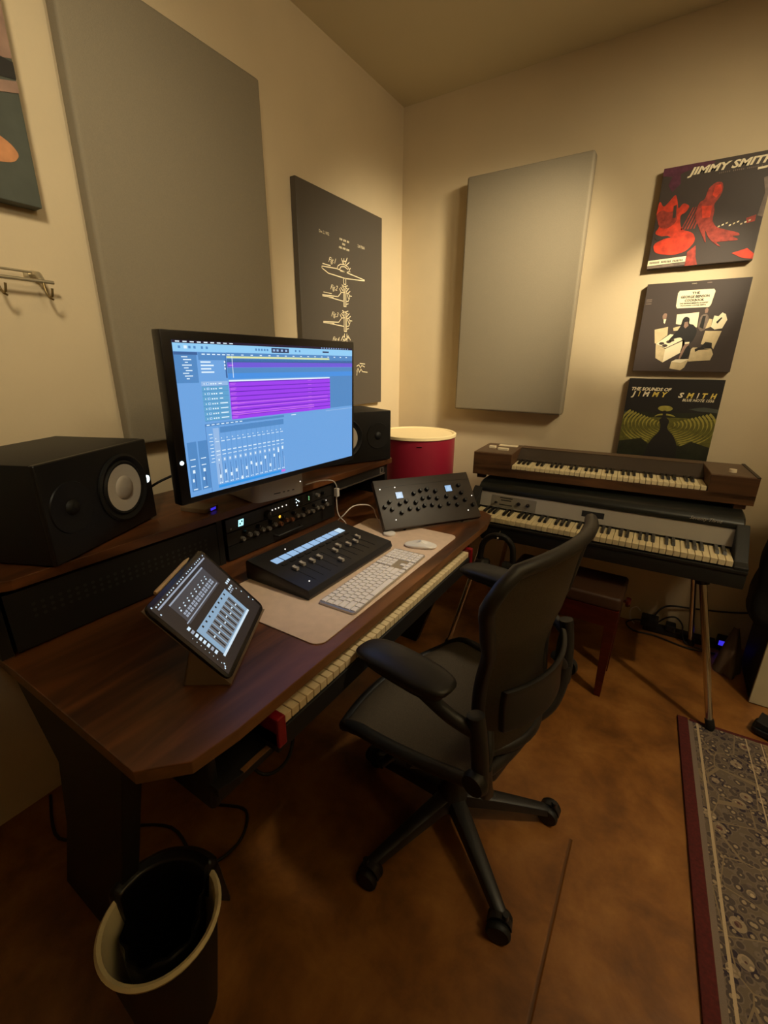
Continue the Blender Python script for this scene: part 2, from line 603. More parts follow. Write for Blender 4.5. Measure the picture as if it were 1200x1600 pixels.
def thing(name, label, cat, loc=(0, 0, 0), rotz=0.0, group=None):
    o = bpy.data.objects.new(name, None)
    o.empty_display_size = 0.05
    COL.objects.link(o)
    o.location = loc
    o.rotation_euler = (0, 0, rotz)
    o['label'] = label
    o['category'] = cat
    if group:
        o['group'] = group
    ORG[o.name] = Vector(loc)
    return o


def tag(o, label, cat, group=None):
    o['label'] = label
    o['category'] = cat
    if group:
        o['group'] = group
    return o


def struct(name, mb, mt, **k):
    o = mb.build(name, mt, None, **k)
    o['kind'] = 'structure'
    return o


def inst(mesh, name, parent, loc=(0, 0, 0), rot=None):
    o = bpy.data.objects.new(name, mesh)
    COL.objects.link(o)
    o.parent = parent
    o.location = loc
    if rot:
        o.rotation_euler = rot
    return o


def frame(o, ex, ez):
    """4x4 transform with local x along ex, local z along ez (orthonormalised), origin o."""
    ex = Vector(ex).normalized()
    ez = Vector(ez)
    ez = (ez - ex * ez.dot(ex)).normalized()
    ey = ez.cross(ex)
    m_ = Matrix((ex, ey, ez)).transposed().to_4x4()
    m_.translation = Vector(o)
    return m_


def rrect(w, h, r, n=5):
    """rounded rectangle outline centred on the origin."""
    out = []
    for cx, cy, a in ((w / 2 - r, h / 2 - r, 0), (-w / 2 + r, h / 2 - r, pi / 2), (-w / 2 + r, -h / 2 + r, pi), (w / 2 - r, -h / 2 + r, 1.5 * pi)):
        for i in range(n + 1):
            t = a + pi / 2 * i / n
            out.append((cx + r * cos(t), cy + r * sin(t)))
    return out


def smooth_path(pts, k=6):
    P = [Vector(p) for p in pts]
    out = []
    for i in range(len(P) - 1):
        p0, p1, p2, p3 = P[max(i - 1, 0)], P[i], P[i + 1], P[min(i + 2, len(P) - 1)]
        for j in range(k):
            t = j / k
            out.append(0.5 * ((2 * p1) + (p2 - p0) * t + (2 * p0 - 5 * p1 + 4 * p2 - p3) * t * t + (3 * p1 - p0 - 3 * p2 + p3) * t ** 3))
    out.append(P[-1])
    return out


# ================================================================== the room
H = 2.686
struct('floor', MB().bx(-0.1, -4.6, -0.1, 3.7, 0.1, 0.0), M['floor'])
struct('ceiling', MB().bx(-0.1, -4.6, H, 3.7, 0.1, H + 0.1), M['ceil'])
struct('wall_left', MB().bx(-0.1, -4.5, 0.0, 0.0, 0.0, H), M['wall'])
struct('wall_back', MB().bx(-0.1, 0.0, 0.0, 3.7, 0.1, H), M['wall'])
struct('wall_right', MB().bx(3.6, -4.5, 0.0, 3.7, 0.0, H), M['wall'])
struct('wall_front', MB().bx(-0.1, -4.6, 0.0, 3.7, -4.5, H), M['wall'])

# ================================================================== acoustic panels
def acoustic_panel(label, x0, y0, z0, x1, y1, z1, ax):
    t = thing('acoustic_panel', label, 'acoustic panel', ((x0 + x1) / 2, (y0 + y1) / 2, z0), 0.0, 'grey sound panels on the walls')
    MB().bx(x0, y0, z0, x1, y1, z1).build('fabric_cover', M['fabric_panel'], t, bevel=0.012, seg=3, smooth=40)
    if ax == 'x':
        MB().bx(0.001, y0 + 0.03, z0 + 0.03, x0 + 0.004, y1 - 0.03, z1 - 0.03).build('mounting_frame', M['blackwood'], t)
    else:
        MB().bx(x0 + 0.03, y1 - 0.004, z0 + 0.03, x1 - 0.03, -0.001, z1 - 0.03).build('mounting_frame', M['blackwood'], t)
    return t


acoustic_panel('tall grey fabric sound panel on the left wall behind the monitor', 0.012, -1.81, 1.10, 0.062, -1.135, 2.325, 'x')
acoustic_panel('pale grey fabric sound panel on the back wall beside the album prints', 0.431, -0.08, 1.107, 1.036, -0.012, 2.269, 'y')

# ================================================================== patent drawing canvas (left wall)
PY0, PY1, PZ0, PZ1, PX = -0.937, -0.265, 1.139, 2.099, 0.03
t = thing('patent_canvas', 'tall black canvas print of a cymbal patent drawing on the left wall', 'picture', (0.0, (PY0 + PY1) / 2, PZ0))
MB().bx(0.001, PY0, PZ0, PX, PY1, PZ1).build('canvas', M['art_slate'], t, bevel=0.002)


def P_(u, v):
    return Vector((PX + 0.0006, PY0 + u * (PY1 - PY0), PZ0 + v * (PZ1 - PZ0)))


def stroke(mb, pts, w, fn, n):
    """flat pen stroke of width w along uv polyline pts on the surface given by fn; n = surface normal."""
    n = Vector(n)
    Q = [fn(*p) for p in pts]
    for a, b in zip(Q[:-1], Q[1:]):
        d = (b - a)
        if d.length < 1e-6:
            continue
        d.normalize()
        q = n.cross(d) * w / 2
        e = d * w * 0.35
        mb.poly([a - q - e, b - q + e, b + q + e, a + q - e])


ink = MB()
W = 0.0042
nx = (1, 0, 0)
ink.text('Dec. 2, 1952', P_(0.213, 0.817), (0, 1, 0), (0, 0, 1), 0.072, 0.012)
for uv, w_ in (((0.440, 0.817), 0.080), ((0.472, 0.799), 0.036), ((0.432, 0.780), 0.092)):
    k = int(w_ / 0.006)
    for i in range(k):                       # too small to read in the photograph: letter-sized strokes
        if i % 5 != 4:
            stroke(ink, [(uv[0] + i * 0.0089, uv[1]), (uv[0] + i * 0.0089 + 0.002, uv[1] + 0.007)], 0.0032, P_, nx)
ink.text('2,619,861', P_(0.660, 0.813), (0, 1, 0), (0, 0, 1), 0.062, 0.013)
for i, (u, v) in enumerate(((0.305, 0.703), (0.318, 0.582), (0.320, 0.457), (0.326, 0.338))):
    ink.text('Fig.%d' % (i + 1), P_(u, v), (0, 1, 0), (0, 0.12, 1), 0.055, 0.022, 0.35)
# figure 1: cymbal in perspective with bell and post
for pl in ([(0.231, 0.676), (0.322, 0.680), (0.40, 0.683), (0.748, 0.665)], [(0.230, 0.668), (0.30, 0.652), (0.50, 0.648), (0.748, 0.661)],
           [(0.231, 0.676), (0.230, 0.668)], [(0.240, 0.688), (0.325, 0.688)], [(0.400, 0.683), (0.412, 0.697), (0.442, 0.708), (0.490, 0.711), (0.535, 0.705), (0.558, 0.684)],
           [(0.43, 0.683), (0.45, 0.698), (0.49, 0.702), (0.53, 0.694)], [(0.475, 0.650), (0.475, 0.62)], [(0.503, 0.650), (0.503, 0.62)], [(0.475, 0.62), (0.503, 0.62)],
           [(0.54, 0.684), (0.52, 0.678), (0.44, 0.677)], [(0.455, 0.735), (0.475, 0.712)], [(0.485, 0.738), (0.482, 0.713)], [(0.525, 0.745), (0.5, 0.715)], [(0.55, 0.728), (0.515, 0.712)], [(0.565, 0.702), (0.545, 0.694)], [(0.465, 0.725), (0.505, 0.728)]):
    stroke(ink, pl, W, P_, nx)
for bv in (0.0, -0.122):
    b0 = 0.550 + bv
    for pl in ([(0.228, b0), (0.405, b0 + 0.005), (0.445, b0 + 0.028), (0.483, b0 + 0.031)], [(0.228, b0 - 0.005), (0.35, b0 - 0.004)], [(0.30, b0 - 0.006), (0.470, b0 - 0.012)],
               [(0.503, b0 + 0.031), (0.540, b0 + 0.028), (0.550, b0 + 0.012), (0.530, b0 - 0.008), (0.503, b0 - 0.010)],
               [(0.472, b0 + 0.058), (0.472, b0 - 0.036)], [(0.502, b0 + 0.061), (0.502, b0 - 0.036)], [(0.472, b0 - 0.036), (0.502, b0 - 0.036)], [(0.487, b0 + 0.05), (0.487, b0 - 0.034)],
               [(0.44, b0 + 0.05), (0.47, b0 + 0.036)], [(0.425, b0 + 0.044), (0.44, b0 + 0.03)], [(0.54, b0 + 0.055), (0.505, b0 + 0.036)], [(0.555, b0 + 0.042), (0.525, b0 + 0.03)], [(0.575, b0 + 0.02), (0.55, b0 + 0.02)], [(0.53, b0 - 0.02), (0.505, b0 - 0.024)],
               [(0.455, b0 + 0.064), (0.52, b0 + 0.052)], [(0.455, b0 + 0.054), (0.525, b0 + 0.066)], [(0.515, b0 + 0.025), (0.535, b0 + 0.005)]):
        stroke(ink, pl, W * 0.95, P_, nx)
stroke(ink, [(0.24, 0.563), (0.33, 0.563)], W * 0.7, P_, nx)
for pl in ([(0.43, 0.345), (0.46, 0.37), (0.49, 0.345), (0.52, 0.372), (0.55, 0.35)], [(0.455, 0.35), (0.53, 0.362)], [(0.475, 0.38), (0.475, 0.31)], [(0.505, 0.38), (0.505, 0.31)], [(0.23, 0.318), (0.42, 0.322), (0.46, 0.345)],
           [(0.675, 0.229), (0.746, 0.226)], [(0.631, 0.214), (0.66, 0.222), (0.68, 0.205), (0.70, 0.219), (0.741, 0.210)], [(0.63, 0.187), (0.65, 0.203), (0.665, 0.180), (0.69, 0.198), (0.71, 0.184), (0.782, 0.180)], [(0.64, 0.2), (0.63, 0.165)]):
    stroke(ink, pl, W, P_, nx)
ink.build('patent_drawing', M['art_white'], t, fixn=False, kind='stuff')

# ================================================================== album canvases (back wall)
def album(label, x0, z0, w, h, base):
    t = thing('album_canvas', label, 'picture', (x0 + w / 2, 0, z0), group='album prints on the back wall')
    MB().bx(x0, -0.034, z0, x0 + w, -0.002, z0 + h).build('canvas', [base], t, bevel=0.0015)

    def A(u, v, k=1):
        return Vector((x0 + u * w, -0.0342 - 0.0003 * k, z0 + v * h))
    return t, A


SOFT = {1, 2, 3}


def art(mb, mi, A, pts, k=1):
    mb.cur = mi
    if len(pts) >= 6 and mi in SOFT:                     # soft, painterly outlines (corner cutting, edges of the sheet kept)
        for _ in range(2):
            q = []
            for (a, b), (c, d) in zip(pts, pts[1:] + pts[:1]):
                if (a, b) in ((0.0, 1.0), (1.0, 1.0), (0, 1), (1, 1)) or a in (0.0, 1.0):
                    q += [(a, b)]
                else:
                    q += [(a * .8 + c * .2, b * .8 + d * .2)]
                if c not in (0.0, 1.0):
                    q += [(a * .2 + c * .8, b * .2 + d * .8)]
            pts = q
    mb.poly([A(u, v, k) for u, v in pts])


t, A = album('topmost of the three square album prints, red hands and figure on black', 1.316, 1.775, 0.38, 0.382, M['art_dark'])
mats = [M['art_dark'], M['art_red'], M['art_red2'], M['art_purple'], M['art_grey'], M['art_white'], M['art_tan']]
mb = MB()
art(mb, 3, A, [(0.0, 1.0), (0.5, 1.0), (0.42, 0.93), (0.25, 0.95), (0.12, 0.9), (0.0, 0.93)], 1)
art(mb, 3, A, [(0.09, 0.90), (0.17, 0.92), (0.19, 0.83), (0.12, 0.76), (0.07, 0.83)], 2)
art(mb, 1, A, [(0.01, 0.70), (0.06, 0.62), (0.10, 0.66), (0.16, 0.74), (0.19, 0.66), (0.21, 0.58), (0.25, 0.64), (0.32, 0.60), (0.29, 0.54), (0.24, 0.52), (0.26, 0.42), (0.29, 0.37), (0.40, 0.33), (0.44, 0.25), (0.37, 0.15), (0.24, 0.12), (0.05, 0.16), (0.02, 0.26), (0.15, 0.31), (0.01, 0.36), (0.06, 0.44), (0.0, 0.56)], 2)
art(mb, 2, A, [(0.0, 0.56), (0.05, 0.6), (0.12, 0.56), (0.2, 0.58), (0.22, 0.46), (0.14, 0.4), (0.05, 0.42)], 3)
art(mb, 0, A, [(0.16, 0.62), (0.19, 0.63), (0.2, 0.5), (0.17, 0.5)], 4)
art(mb, 0, A, [(0.02, 0.33), (0.15, 0.33), (0.19, 0.31), (0.05, 0.29)], 4)
for i in range(5):
    art(mb, 2, A, [(0.27 + i * 0.03, 0.37), (0.285 + i * 0.03, 0.37), (0.36 + i * 0.025, 0.58), (0.35 + i * 0.025, 0.58)], 2)
art(mb, 2, A, [(0.46, 0.74), (0.52, 0.79), (0.58, 0.78), (0.60, 0.71), (0.58, 0.64), (0.54, 0.58), (0.56, 0.52), (0.555, 0.43), (0.60, 0.36), (0.70, 0.32), (0.82, 0.28), (0.84, 0.25), (0.76, 0.255), (0.85, 0.205), (0.70, 0.21), (0.63, 0.21), (0.69, 0.16), (0.66, 0.17), (0.56, 0.25), (0.50, 0.36), (0.54, 0.22), (0.53, 0.22), (0.44, 0.38), (0.38, 0.50), (0.40, 0.62), (0.45, 0.64)], 3)
art(mb, 1, A, [(0.52, 0.76), (0.57, 0.76), (0.59, 0.7), (0.55, 0.64), (0.51, 0.67)], 4)
art(mb, 1, A, [(0.43, 0.58), (0.53, 0.57), (0.53, 0.46), (0.46, 0.46)], 4)
for i in range(9):
    q = 0.62 + i * 0.033
    art(mb, 5 if i % 2 else 6, A, [(q, 0.35 + 0.012 * (i % 3)), (q + 0.018, 0.355 + 0.012 * (i % 3)), (q + 0.018, 0.37 + 0.012 * (i % 3)), (q, 0.365 + 0.012 * (i % 3))], 4)
art(mb, 2, A, [(0.86, 0.41), (0.94, 0.43), (0.94, 0.37), (0.87, 0.36)], 3)
art(mb, 4, A, [(0.93, 0.76), (1.0, 0.78), (1.0, 0.40), (0.95, 0.42), (0.97, 0.62)], 2)
art(mb, 1, A, [(0.80, 0.085), (0.93, 0.12), (1.0, 0.06), (1.0, 0.01), (0.9, 0.03)], 3)
art(mb, 2, A, [(0.38, 0.14), (0.45, 0.2), (0.47, 0.08), (0.5, 0.0), (0.38, 0.0)], 3)
art(mb, 5, A, [(0.0, 0.085), (0.378, 0.10), (0.378, 0.045), (0.0, 0.03)], 5)
for i in range(24):
    if i % 8 != 7:
        q = 0.02 + i * 0.0145
        art(mb, 0, A, [(q, 0.05), (q + 0.009, 0.05), (q + 0.009, 0.072), (q, 0.072)], 6)
art(mb, 4, A, [(0.0, 0.025), (0.378, 0.04), (0.378, 0.012), (0.0, 0.0)], 5)
for i in range(22):
    if i % 7 != 6:
        q = 0.53 + i * 0.017
        art(mb, 4, A, [(q, 0.862), (q + 0.009, 0.862), (q + 0.009, 0.876), (q, 0.876)], 4)
art(mb, 5, A, [(0.86, 0.84), (0.94, 0.845), (0.94, 0.865), (0.86, 0.86)], 4)
mb.cur = 5
mb.text('JIMMY SMITH', A(0.24, 0.895, 5), (1, 0, 0), (0, 0, 1), 0.288, 0.026, 0.28, 0.04)
mb.build('printed_cover', mats, t, fixn=False)

SOFT = {3, 4, 5}
t, A = album('middle album print, figures among white kitchen appliances on dark brown', 1.331, 1.334, 0.381, 0.378, M['art_dark'])
mats = [M['art_dark'], M['art_tan'], M['art_white'], M['art_black'], M['art_grey'], M['art_pink']]
mb = MB()
art(mb, 2, A, [(0.335, 0.74), (0.35, 0.715), (0.66, 0.715), (0.675, 0.74), (0.69, 0.88), (0.672, 0.905), (0.345, 0.905), (0.33, 0.88)], 1)
mb.cur = 3
for s_, u0, v0, w_, h_ in (('THE', 0.47, 0.862, 0.075, 0.024), ('GEORGE BENSON', 0.366, 0.822, 0.278, 0.026), ('COOKBOOK', 0.412, 0.784, 0.188, 0.026), ('THE GEORGE BENSON QUARTET', 0.366, 0.758, 0.278, 0.014), ('FEATURING LONNIE SMITH', 0.38, 0.735, 0.245, 0.012)):
    mb.text(s_, A(u0, v0, 3), (1, 0, 0), (0, 0, 1), w_ * 0.381, h_ * 0.378, 0.0, 0.035)
mb.cur = 2
mb.text('STEREO', A(0.45, 0.968, 2), (1, 0, 0), (0, 0, 1), 0.018, 0.004)
art(mb, 4, A, [(0.595, 0.968), (0.64, 0.968), (0.64, 0.978), (0.595, 0.978)], 2)
for v in (0.82, 0.80, 0.775):
    art(mb, 4, A, [(0.015, v), (0.075, v), (0.075, v + 0.010), (0.015, v + 0.010)], 2)
# cooker
art(mb, 1, A, [(0.16, 0.485), (0.296, 0.514), (0.305, 0.42), (0.205, 0.325), (0.188, 0.329)], 1)
art(mb, 2, A, [(0.201, 0.322), (0.333, 0.43), (0.49, 0.405), (0.465, 0.36), (0.31, 0.27)], 2)
art(mb, 1, A, [(0.201, 0.322), (0.31, 0.262), (0.31, 0.105), (0.224, 0.157)], 3)
art(mb, 2, A, [(0.31, 0.262), (0.49, 0.36), (0.503, 0.237), (0.31, 0.105)], 3)
for bx_, by_ in ((0.262, 0.325), (0.335, 0.345), (0.30, 0.30), (0.36, 0.36)):
    art(mb, 0, A, [(bx_ + 0.03 * cos(a), by_ + 0.016 * sin(a)) for a in [i * pi / 4 for i in range(8)]], 4)
# rear cooker
art(mb, 2, A, [(0.362, 0.648), (0.578, 0.663), (0.587, 0.498), (0.50, 0.52), (0.40, 0.535), (0.369, 0.544)], 1)
art(mb, 1, A, [(0.35, 0.50), (0.42, 0.52), (0.43, 0.47), (0.36, 0.465)], 2)
# front figure
art(mb, 3, A, [(0.43, 0.60), (0.46, 0.625), (0.50, 0.60), (0.50, 0.54), (0.55, 0.53), (0.60, 0.46), (0.58, 0.36), (0.54, 0.30), (0.58, 0.25), (0.57, 0.17), (0.49, 0.13), (0.47, 0.22), (0.48, 0.30), (0.46, 0.40), (0.33, 0.36), (0.34, 0.38), (0.42, 0.50)], 3)
art(mb, 5, A, [(0.455, 0.56), (0.485, 0.565), (0.50, 0.52), (0.475, 0.49), (0.455, 0.51)], 4)
art(mb, 5, A, [(0.49, 0.30), (0.53, 0.33), (0.55, 0.31), (0.52, 0.28), (0.48, 0.13), (0.465, 0.14)], 4)
art(mb, 2, A, [(0.50, 0.335), (0.545, 0.34), (0.545, 0.32), (0.50, 0.315)], 5)
# crate at the bottom
art(mb, 1, A, [(0.40, 0.115), (0.50, 0.10), (0.573, 0.144), (0.545, 0.05), (0.51, 0.015), (0.395, 0.035)], 4)
art(mb, 2, A, [(0.40, 0.115), (0.44, 0.14), (0.573, 0.144), (0.50, 0.10)], 5)
# standing figures
art(mb, 5, A, [(0.214, 0.64), (0.235, 0.67), (0.263, 0.66), (0.26, 0.60), (0.245, 0.575), (0.225, 0.60)], 2)
art(mb, 2, A, [(0.235, 0.60), (0.262, 0.60), (0.255, 0.55), (0.24, 0.56)], 3)
art(mb, 5, A, [(0.628, 0.69), (0.645, 0.71), (0.662, 0.69), (0.66, 0.655), (0.635, 0.65)], 2)
art(mb, 4, A, [(0.60, 0.63), (0.66, 0.645), (0.69, 0.58), (0.675, 0.47), (0.63, 0.45), (0.59, 0.50)], 2)
art(mb, 3, A, [(0.62, 0.62), (0.65, 0.62), (0.65, 0.48), (0.61, 0.50)], 3)
art(mb, 1, A, [(0.69, 0.59), (0.72, 0.58), (0.72, 0.50), (0.67, 0.48)], 3)
art(mb, 2, A, [(0.73, 0.62), (0.77, 0.61), (0.80, 0.65), (0.835, 0.63), (0.86, 0.57), (0.83, 0.48), (0.76, 0.47), (0.72, 0.50)], 2)
art(mb, 3, A, [(0.76, 0.55), (0.80, 0.60), (0.81, 0.59), (0.775, 0.53)], 3)
art(mb, 1, A, [(0.675, 0.457), (0.832, 0.452), (0.792, 0.255), (0.75, 0.30), (0.66, 0.31)], 4)
art(mb, 3, A, [(0.66, 0.27), (0.70, 0.335), (0.765, 0.325), (0.775, 0.26)], 5)
art(mb, 1, A, [(0.574, 0.255), (0.59, 0.275), (0.77, 0.262), (0.80, 0.20), (0.784, 0.131), (0.57, 0.117)], 5)
art(mb, 3, A, [(0.61, 0.26), (0.65, 0.275), (0.76, 0.255), (0.65, 0.245), (0.62, 0.225)], 6)
mb.build('printed_cover', mats, t, fixn=False, kind='stuff')

SOFT = {0, 1, 2, 3}
t, A = album('lowest album print, green concentric hedge rows and dark path, above the walnut keyboard', 1.325, 0.92, 0.38, 0.38, M['art_green0'])
mats = [M['art_green0'], M['art_green1'], M['art_green2'], M['art_black'], M['art_white'], M['art_yellow'], M['art_sea']]
mb = MB()
art(mb, 3, A, [(0, 1), (1, 1), (1, 0.62), (0.6, 0.60), (0.4, 0.58), (0, 0.6)], 1)
art(mb, 6, A, [(0.7, 0.65), (0.85, 0.68), (1.0, 0.66), (1.0, 0.62), (0.8, 0.63)], 2)
art(mb, 6, A, [(0.0, 0.56), (0.15, 0.555), (0.1, 0.575), (0.0, 0.585)], 2)
art(mb, 1, A, [(0.0, 0.50), (0.25, 0.53), (0.45, 0.53), (0.6, 0.54), (1.0, 0.54), (1.0, 0.18), (0.64, 0.2), (0.36, 0.2), (0.0, 0.16)], 2)
for s_ in (-1, 1):
    for k in range(11):
        ra = 0.10 + k * 0.042
        pts_o, pts_i = [], []
        for i in range(13):
            a = -1.15 + 1.75 * i / 12
            u, v = 0.5 + s_ * ra * cos(a), 0.455 + ra * 0.55 * sin(a)
            v2 = v - 0.009 - 0.0016 * k
            pts_o.append((min(max(u, 0.0), 1.0), v))
            pts_i.append((min(max(u - s_ * 0.012, 0.0), 1.0), v2))
        mb.cur = 2
        for i in range(12):
            mb.poly([A(*pts_o[i], 3), A(*pts_o[i + 1], 3), A(*pts_i[i + 1], 3), A(*pts_i[i], 3)])
art(mb, 2, A, [(0.455 + 0.08 * cos(a), 0.645 + 0.035 * sin(a)) for a in [i * pi / 8 for i in range(16)]], 4)
art(mb, 2, A, [(0.35, 0.535), (0.38, 0.57), (0.455, 0.585), (0.54, 0.575), (0.59, 0.545), (0.54, 0.555), (0.46, 0.565), (0.39, 0.555)], 4)
art(mb, 3, A, [(0.43, 0.62), (0.48, 0.62), (0.475, 0.54), (0.53, 0.50), (0.51, 0.40), (0.60, 0.32), (0.66, 0.2), (0.67, 0.06), (0.7, 0.0), (0.3, 0.0), (0.33, 0.12), (0.36, 0.24), (0.44, 0.36), (0.44, 0.44), (0.41, 0.5), (0.445, 0.54)], 5)
art(mb, 0, A, [(0.0, 0.2), (0.25, 0.26), (0.33, 0.2), (0.32, 0.0), (0.0, 0.0)], 4)
art(mb, 0, A, [(1.0, 0.2), (0.8, 0.26), (0.68, 0.18), (0.7, 0.0), (1.0, 0.0)], 4)
mb.cur = 4
mb.text('THE SOUNDS OF', A(0.045, 0.855, 6), (1, 0, 0), (0, 0, 1), 0.166, 0.015, 0.25, 0.04)
mb.text('BLUE NOTE 1556', A(0.615, 0.742, 6), (1, 0, 0), (0, 0, 1), 0.122, 0.012, 0.25, 0.02)
xs = 0.05
for ch, w_, c_ in (('J', 0.05, 4), ('I', 0.022, 5), ('M', 0.075, 4), ('M', 0.075, 5), ('Y', 0.062, 5), (None, 0.055, 0), ('S', 0.058, 4), ('M', 0.075, 5), ('I', 0.022, 4), ('T', 0.055, 5), ('H', 0.062, 5)):
    if ch:
        mb.cur = c_
        mb.text(ch, A(xs, 0.785, 6), (1, 0, 0), (0, 0, 1), w_ * 0.38, 0.0225, 0.25, 0.045)
    xs += w_ + 0.029
mb.build('printed_cover', mats, t, fixn=False)

# ================================================================== painting at the upper left and hook rail
X0, X1 = 0.003, 0.045
t = thing('painted_canvas', 'slate green painted canvas at the top left of the left wall', 'picture', (0, -2.22, 1.735))
MB().bx(X0, -2.52, 1.735, X1, -1.925, 2.40).build('canvas', M['art_sea'], t, bevel=0.002)
mb = MB()
SOFT = {0, 1, 2, 3}


def A2(u, v, k=1):
    return Vector((X1 + 0.0004 * k, -2.52 + u * 0.595, 1.735 + v * 0.665))


art(mb, 0, A2, [(0.0, 1.0), (1.0, 1.0), (1.0, 0.62), (0.9, 0.55), (0.5, 0.6), (0.0, 0.7)], 1)
art(mb, 1, A2, [(0.55, 0.72), (1.0, 0.62), (1.0, 0.46), (0.96, 0.45), (0.8, 0.46), (0.6, 0.6)], 2)
art(mb, 3, A2, [(0.7, 0.5), (0.9, 0.455), (1.0, 0.45), (1.0, 0.40), (0.9, 0.385), (0.75, 0.42)], 3)
art(mb, 1, A2, [(0.74, 0.41), (0.9, 0.37), (1.0, 0.395), (1.0, 0.36), (0.9, 0.335), (0.72, 0.36)], 4)
art(mb, 2, A2, [(0.70, 0.21), (0.86, 0.22), (0.93, 0.19), (0.955, 0.16), (0.93, 0.13), (0.85, 0.115), (0.7, 0.12)], 2)
mb.build('painted_shapes', [M['art_maroon'], M['art_pink'], M['art_orange'], M['art_black']], t, fixn=False)

t = thing('hook_rail', 'metal coat hook rail on the left wall below the painting', 'hook rail', (0, -2.2, 1.56))
MB().tube([(0.045, -2.40, 1.557), (0.045, -1.935, 1.560)], 0.0045, 8).build('lower_rod', M['steel'], t, smooth=60)
MB().tube([(0.028, -2.40, 1.582), (0.028, -1.975, 1.581)], 0.003, 8).build('upper_rod', M['steel'], t, smooth=60)
mb = MB().bx(0.0, -1.985, 1.568, 0.006, -1.945, 1.586)
mb.tube([(0.006, -1.965, 1.578), (0.03, -1.962, 1.576), (0.045, -1.960, 1.560)], [0.011, 0.009, 0.006], 8)
mb.build('wall_bracket', M['steel'], t, smooth=40)
hook = MB()
hp = smooth_path([(0.045, 0, 0.0), (0.048, 0, -0.02), (0.056, 0.002, -0.036), (0.070, 0.004, -0.036), (0.076, 0.005, -0.018)], 4)
hook.tube(hp, 0.003, 8)
hook.tube(smooth_path([(0.047, 0, -0.018), (0.052, 0.004, -0.038), (0.06, 0.01, -0.044)], 3), 0.0026, 8)
hm = hook.mesh('hook', M['brass'], smooth=60)
for y in (-1.960, -2.062, -2.164):
    inst(hm, 'hook', t, (0, y + 2.2, 0.0))

# ================================================================== the studio desk
DX0, DX1, DY0, DY1, DZ = 0.08, 0.978, -2.346, -0.800, 0.752
desk = thing('studio_desk', 'dark walnut studio desk with black rack bridge and clipped front corners', 'desk', ((DX0 + DX1) / 2, (DY0 + DY1) / 2, 0))
poly = [(DX0, DY0), (0.909, DY0), (0.968, -2.285), (DX1, -2.20), (DX1, -0.95), (0.955, -0.835), (0.91, DY1), (DX0, DY1)]
mb = MB().prism(poly, DZ - 0.026, DZ)
mb.cur = 0
o = mb.build('desktop', [M['walnut'], M['walnut_edge']], desk, bevel=0.002)
for p_ in o.data.polygons:
    if abs(p_.normal.z) < 0.3:
        p_.material_index = 1
SZ = 0.93
mb = MB().prism([(DX0, DY0 - 0.002), (0.405, DY0 - 0.002), (0.43, -2.30), (0.43, -0.79), (0.40, -0.765), (DX0, -0.765)], SZ - 0.024, SZ)
o = mb.build('bridge_shelf', [M['walnut'], M['walnut']], desk, bevel=0.002)
for y0, y1, nm in ((DY0, DY0 + 0.022, 'side_panel'), (-1.785, -1.765, 'divider'), (-1.232, -1.212, 'divider'), (DY1 - 0.022, DY1, 'side_panel')):
    MB().bx(DX0, y0, DZ, 0.41, y1, SZ - 0.024).build(nm, M['blackwood'], desk)
MB().bx(DX0, DY0 + 0.022, DZ, DX0 + 0.012, DY1 - 0.022, SZ - 0.024).build('back_panel', M['blackwood'], desk)
legp = [(0.44, DZ - 0.026), (0.56, 0.56), (0.49, 0.33), (0.34, 0.0), (0.62, 0.0), (0.77, 0.45), (0.86, DZ - 0.026)]
for y0 in (DY0 + 0.004, DY1 - 0.040):
    MB().prism(legp, y0, y0 + 0.036, 'y').build('leg', M['blackwood'], desk, bevel=0.002)
MB().bx(0.44, DY0 + 0.04, 0.40, 0.46, DY1 - 0.04, 0.60).build('modesty_panel', M['blackwood'], desk)
MB().prism([(0.55, -2.24), (0.955, -2.24), (0.965, -2.20), (0.965, -1.30), (0.955, -1.06), (0.93, -1.03), (0.55, -1.03)], 0.617, 0.635).build('keyboard_tray', M['blackwood'], desk, bevel=0.0015)
MB().bx(0.955, -2.19, 0.6345, 0.966, -1.07, 0.637).build('tray_edge', M['walnut_edge'], desk)
for y0 in (-2.242, -1.03):
    MB().prism(rrect(0.40, 0.022, 0.01), 0.575, 0.726, T=Matrix.Translation((0.735, y0 + 0.011, 0))).build('tray_bracket', M['black'], desk)
MB().bx(0.60, -2.235, 0.565, 0.93, -2.14, 0.616).build('tray_slide', M['black'], desk, bevel=0.012)

# ------------------------------------------------------------------ rack gear
def knob_mesh(r, h, mt, name='knob', top=None):
    mb_ = MB().lathe([(r, 0), (r, h * 0.7), (r * 0.85, h), (0.0005, h)], 14)
    mb_.cur = 1 if top else 0
    mb_.bx(-r * 0.08, 0, h, r * 0.08, r * 0.8, h + 0.0008)
    return mb_.mesh(name, [mt, top] if top else [mt], smooth=40)


KF = 0.415   # rack face x
FX = Matrix(((0, 0, 1, 0), (1, 0, 0, 0), (0, 1, 0, 0), (0, 0, 0, 1)))   # local z -> +x, local x -> +y


def face_rot():
    return FX.to_euler()


def rack_unit(name, label, y0, y1, z0, z1, mt, depth=0.25):
    t_ = thing(name, label, 'rack unit', (KF, (y0 + y1) / 2, z0), 0.0, 'rack units under the desk bridge')
    MB().bx(KF - depth, y0 + 0.02, z0 + 0.001, KF - 0.004, y1 - 0.02, z1 - 0.001).build('case', M['black'], t_)
    MB().bx(KF - 0.004, y0, z0 + 0.001, KF, y1, z1 - 0.001).build('faceplate', mt, t_, bevel=0.0008)
    return t_


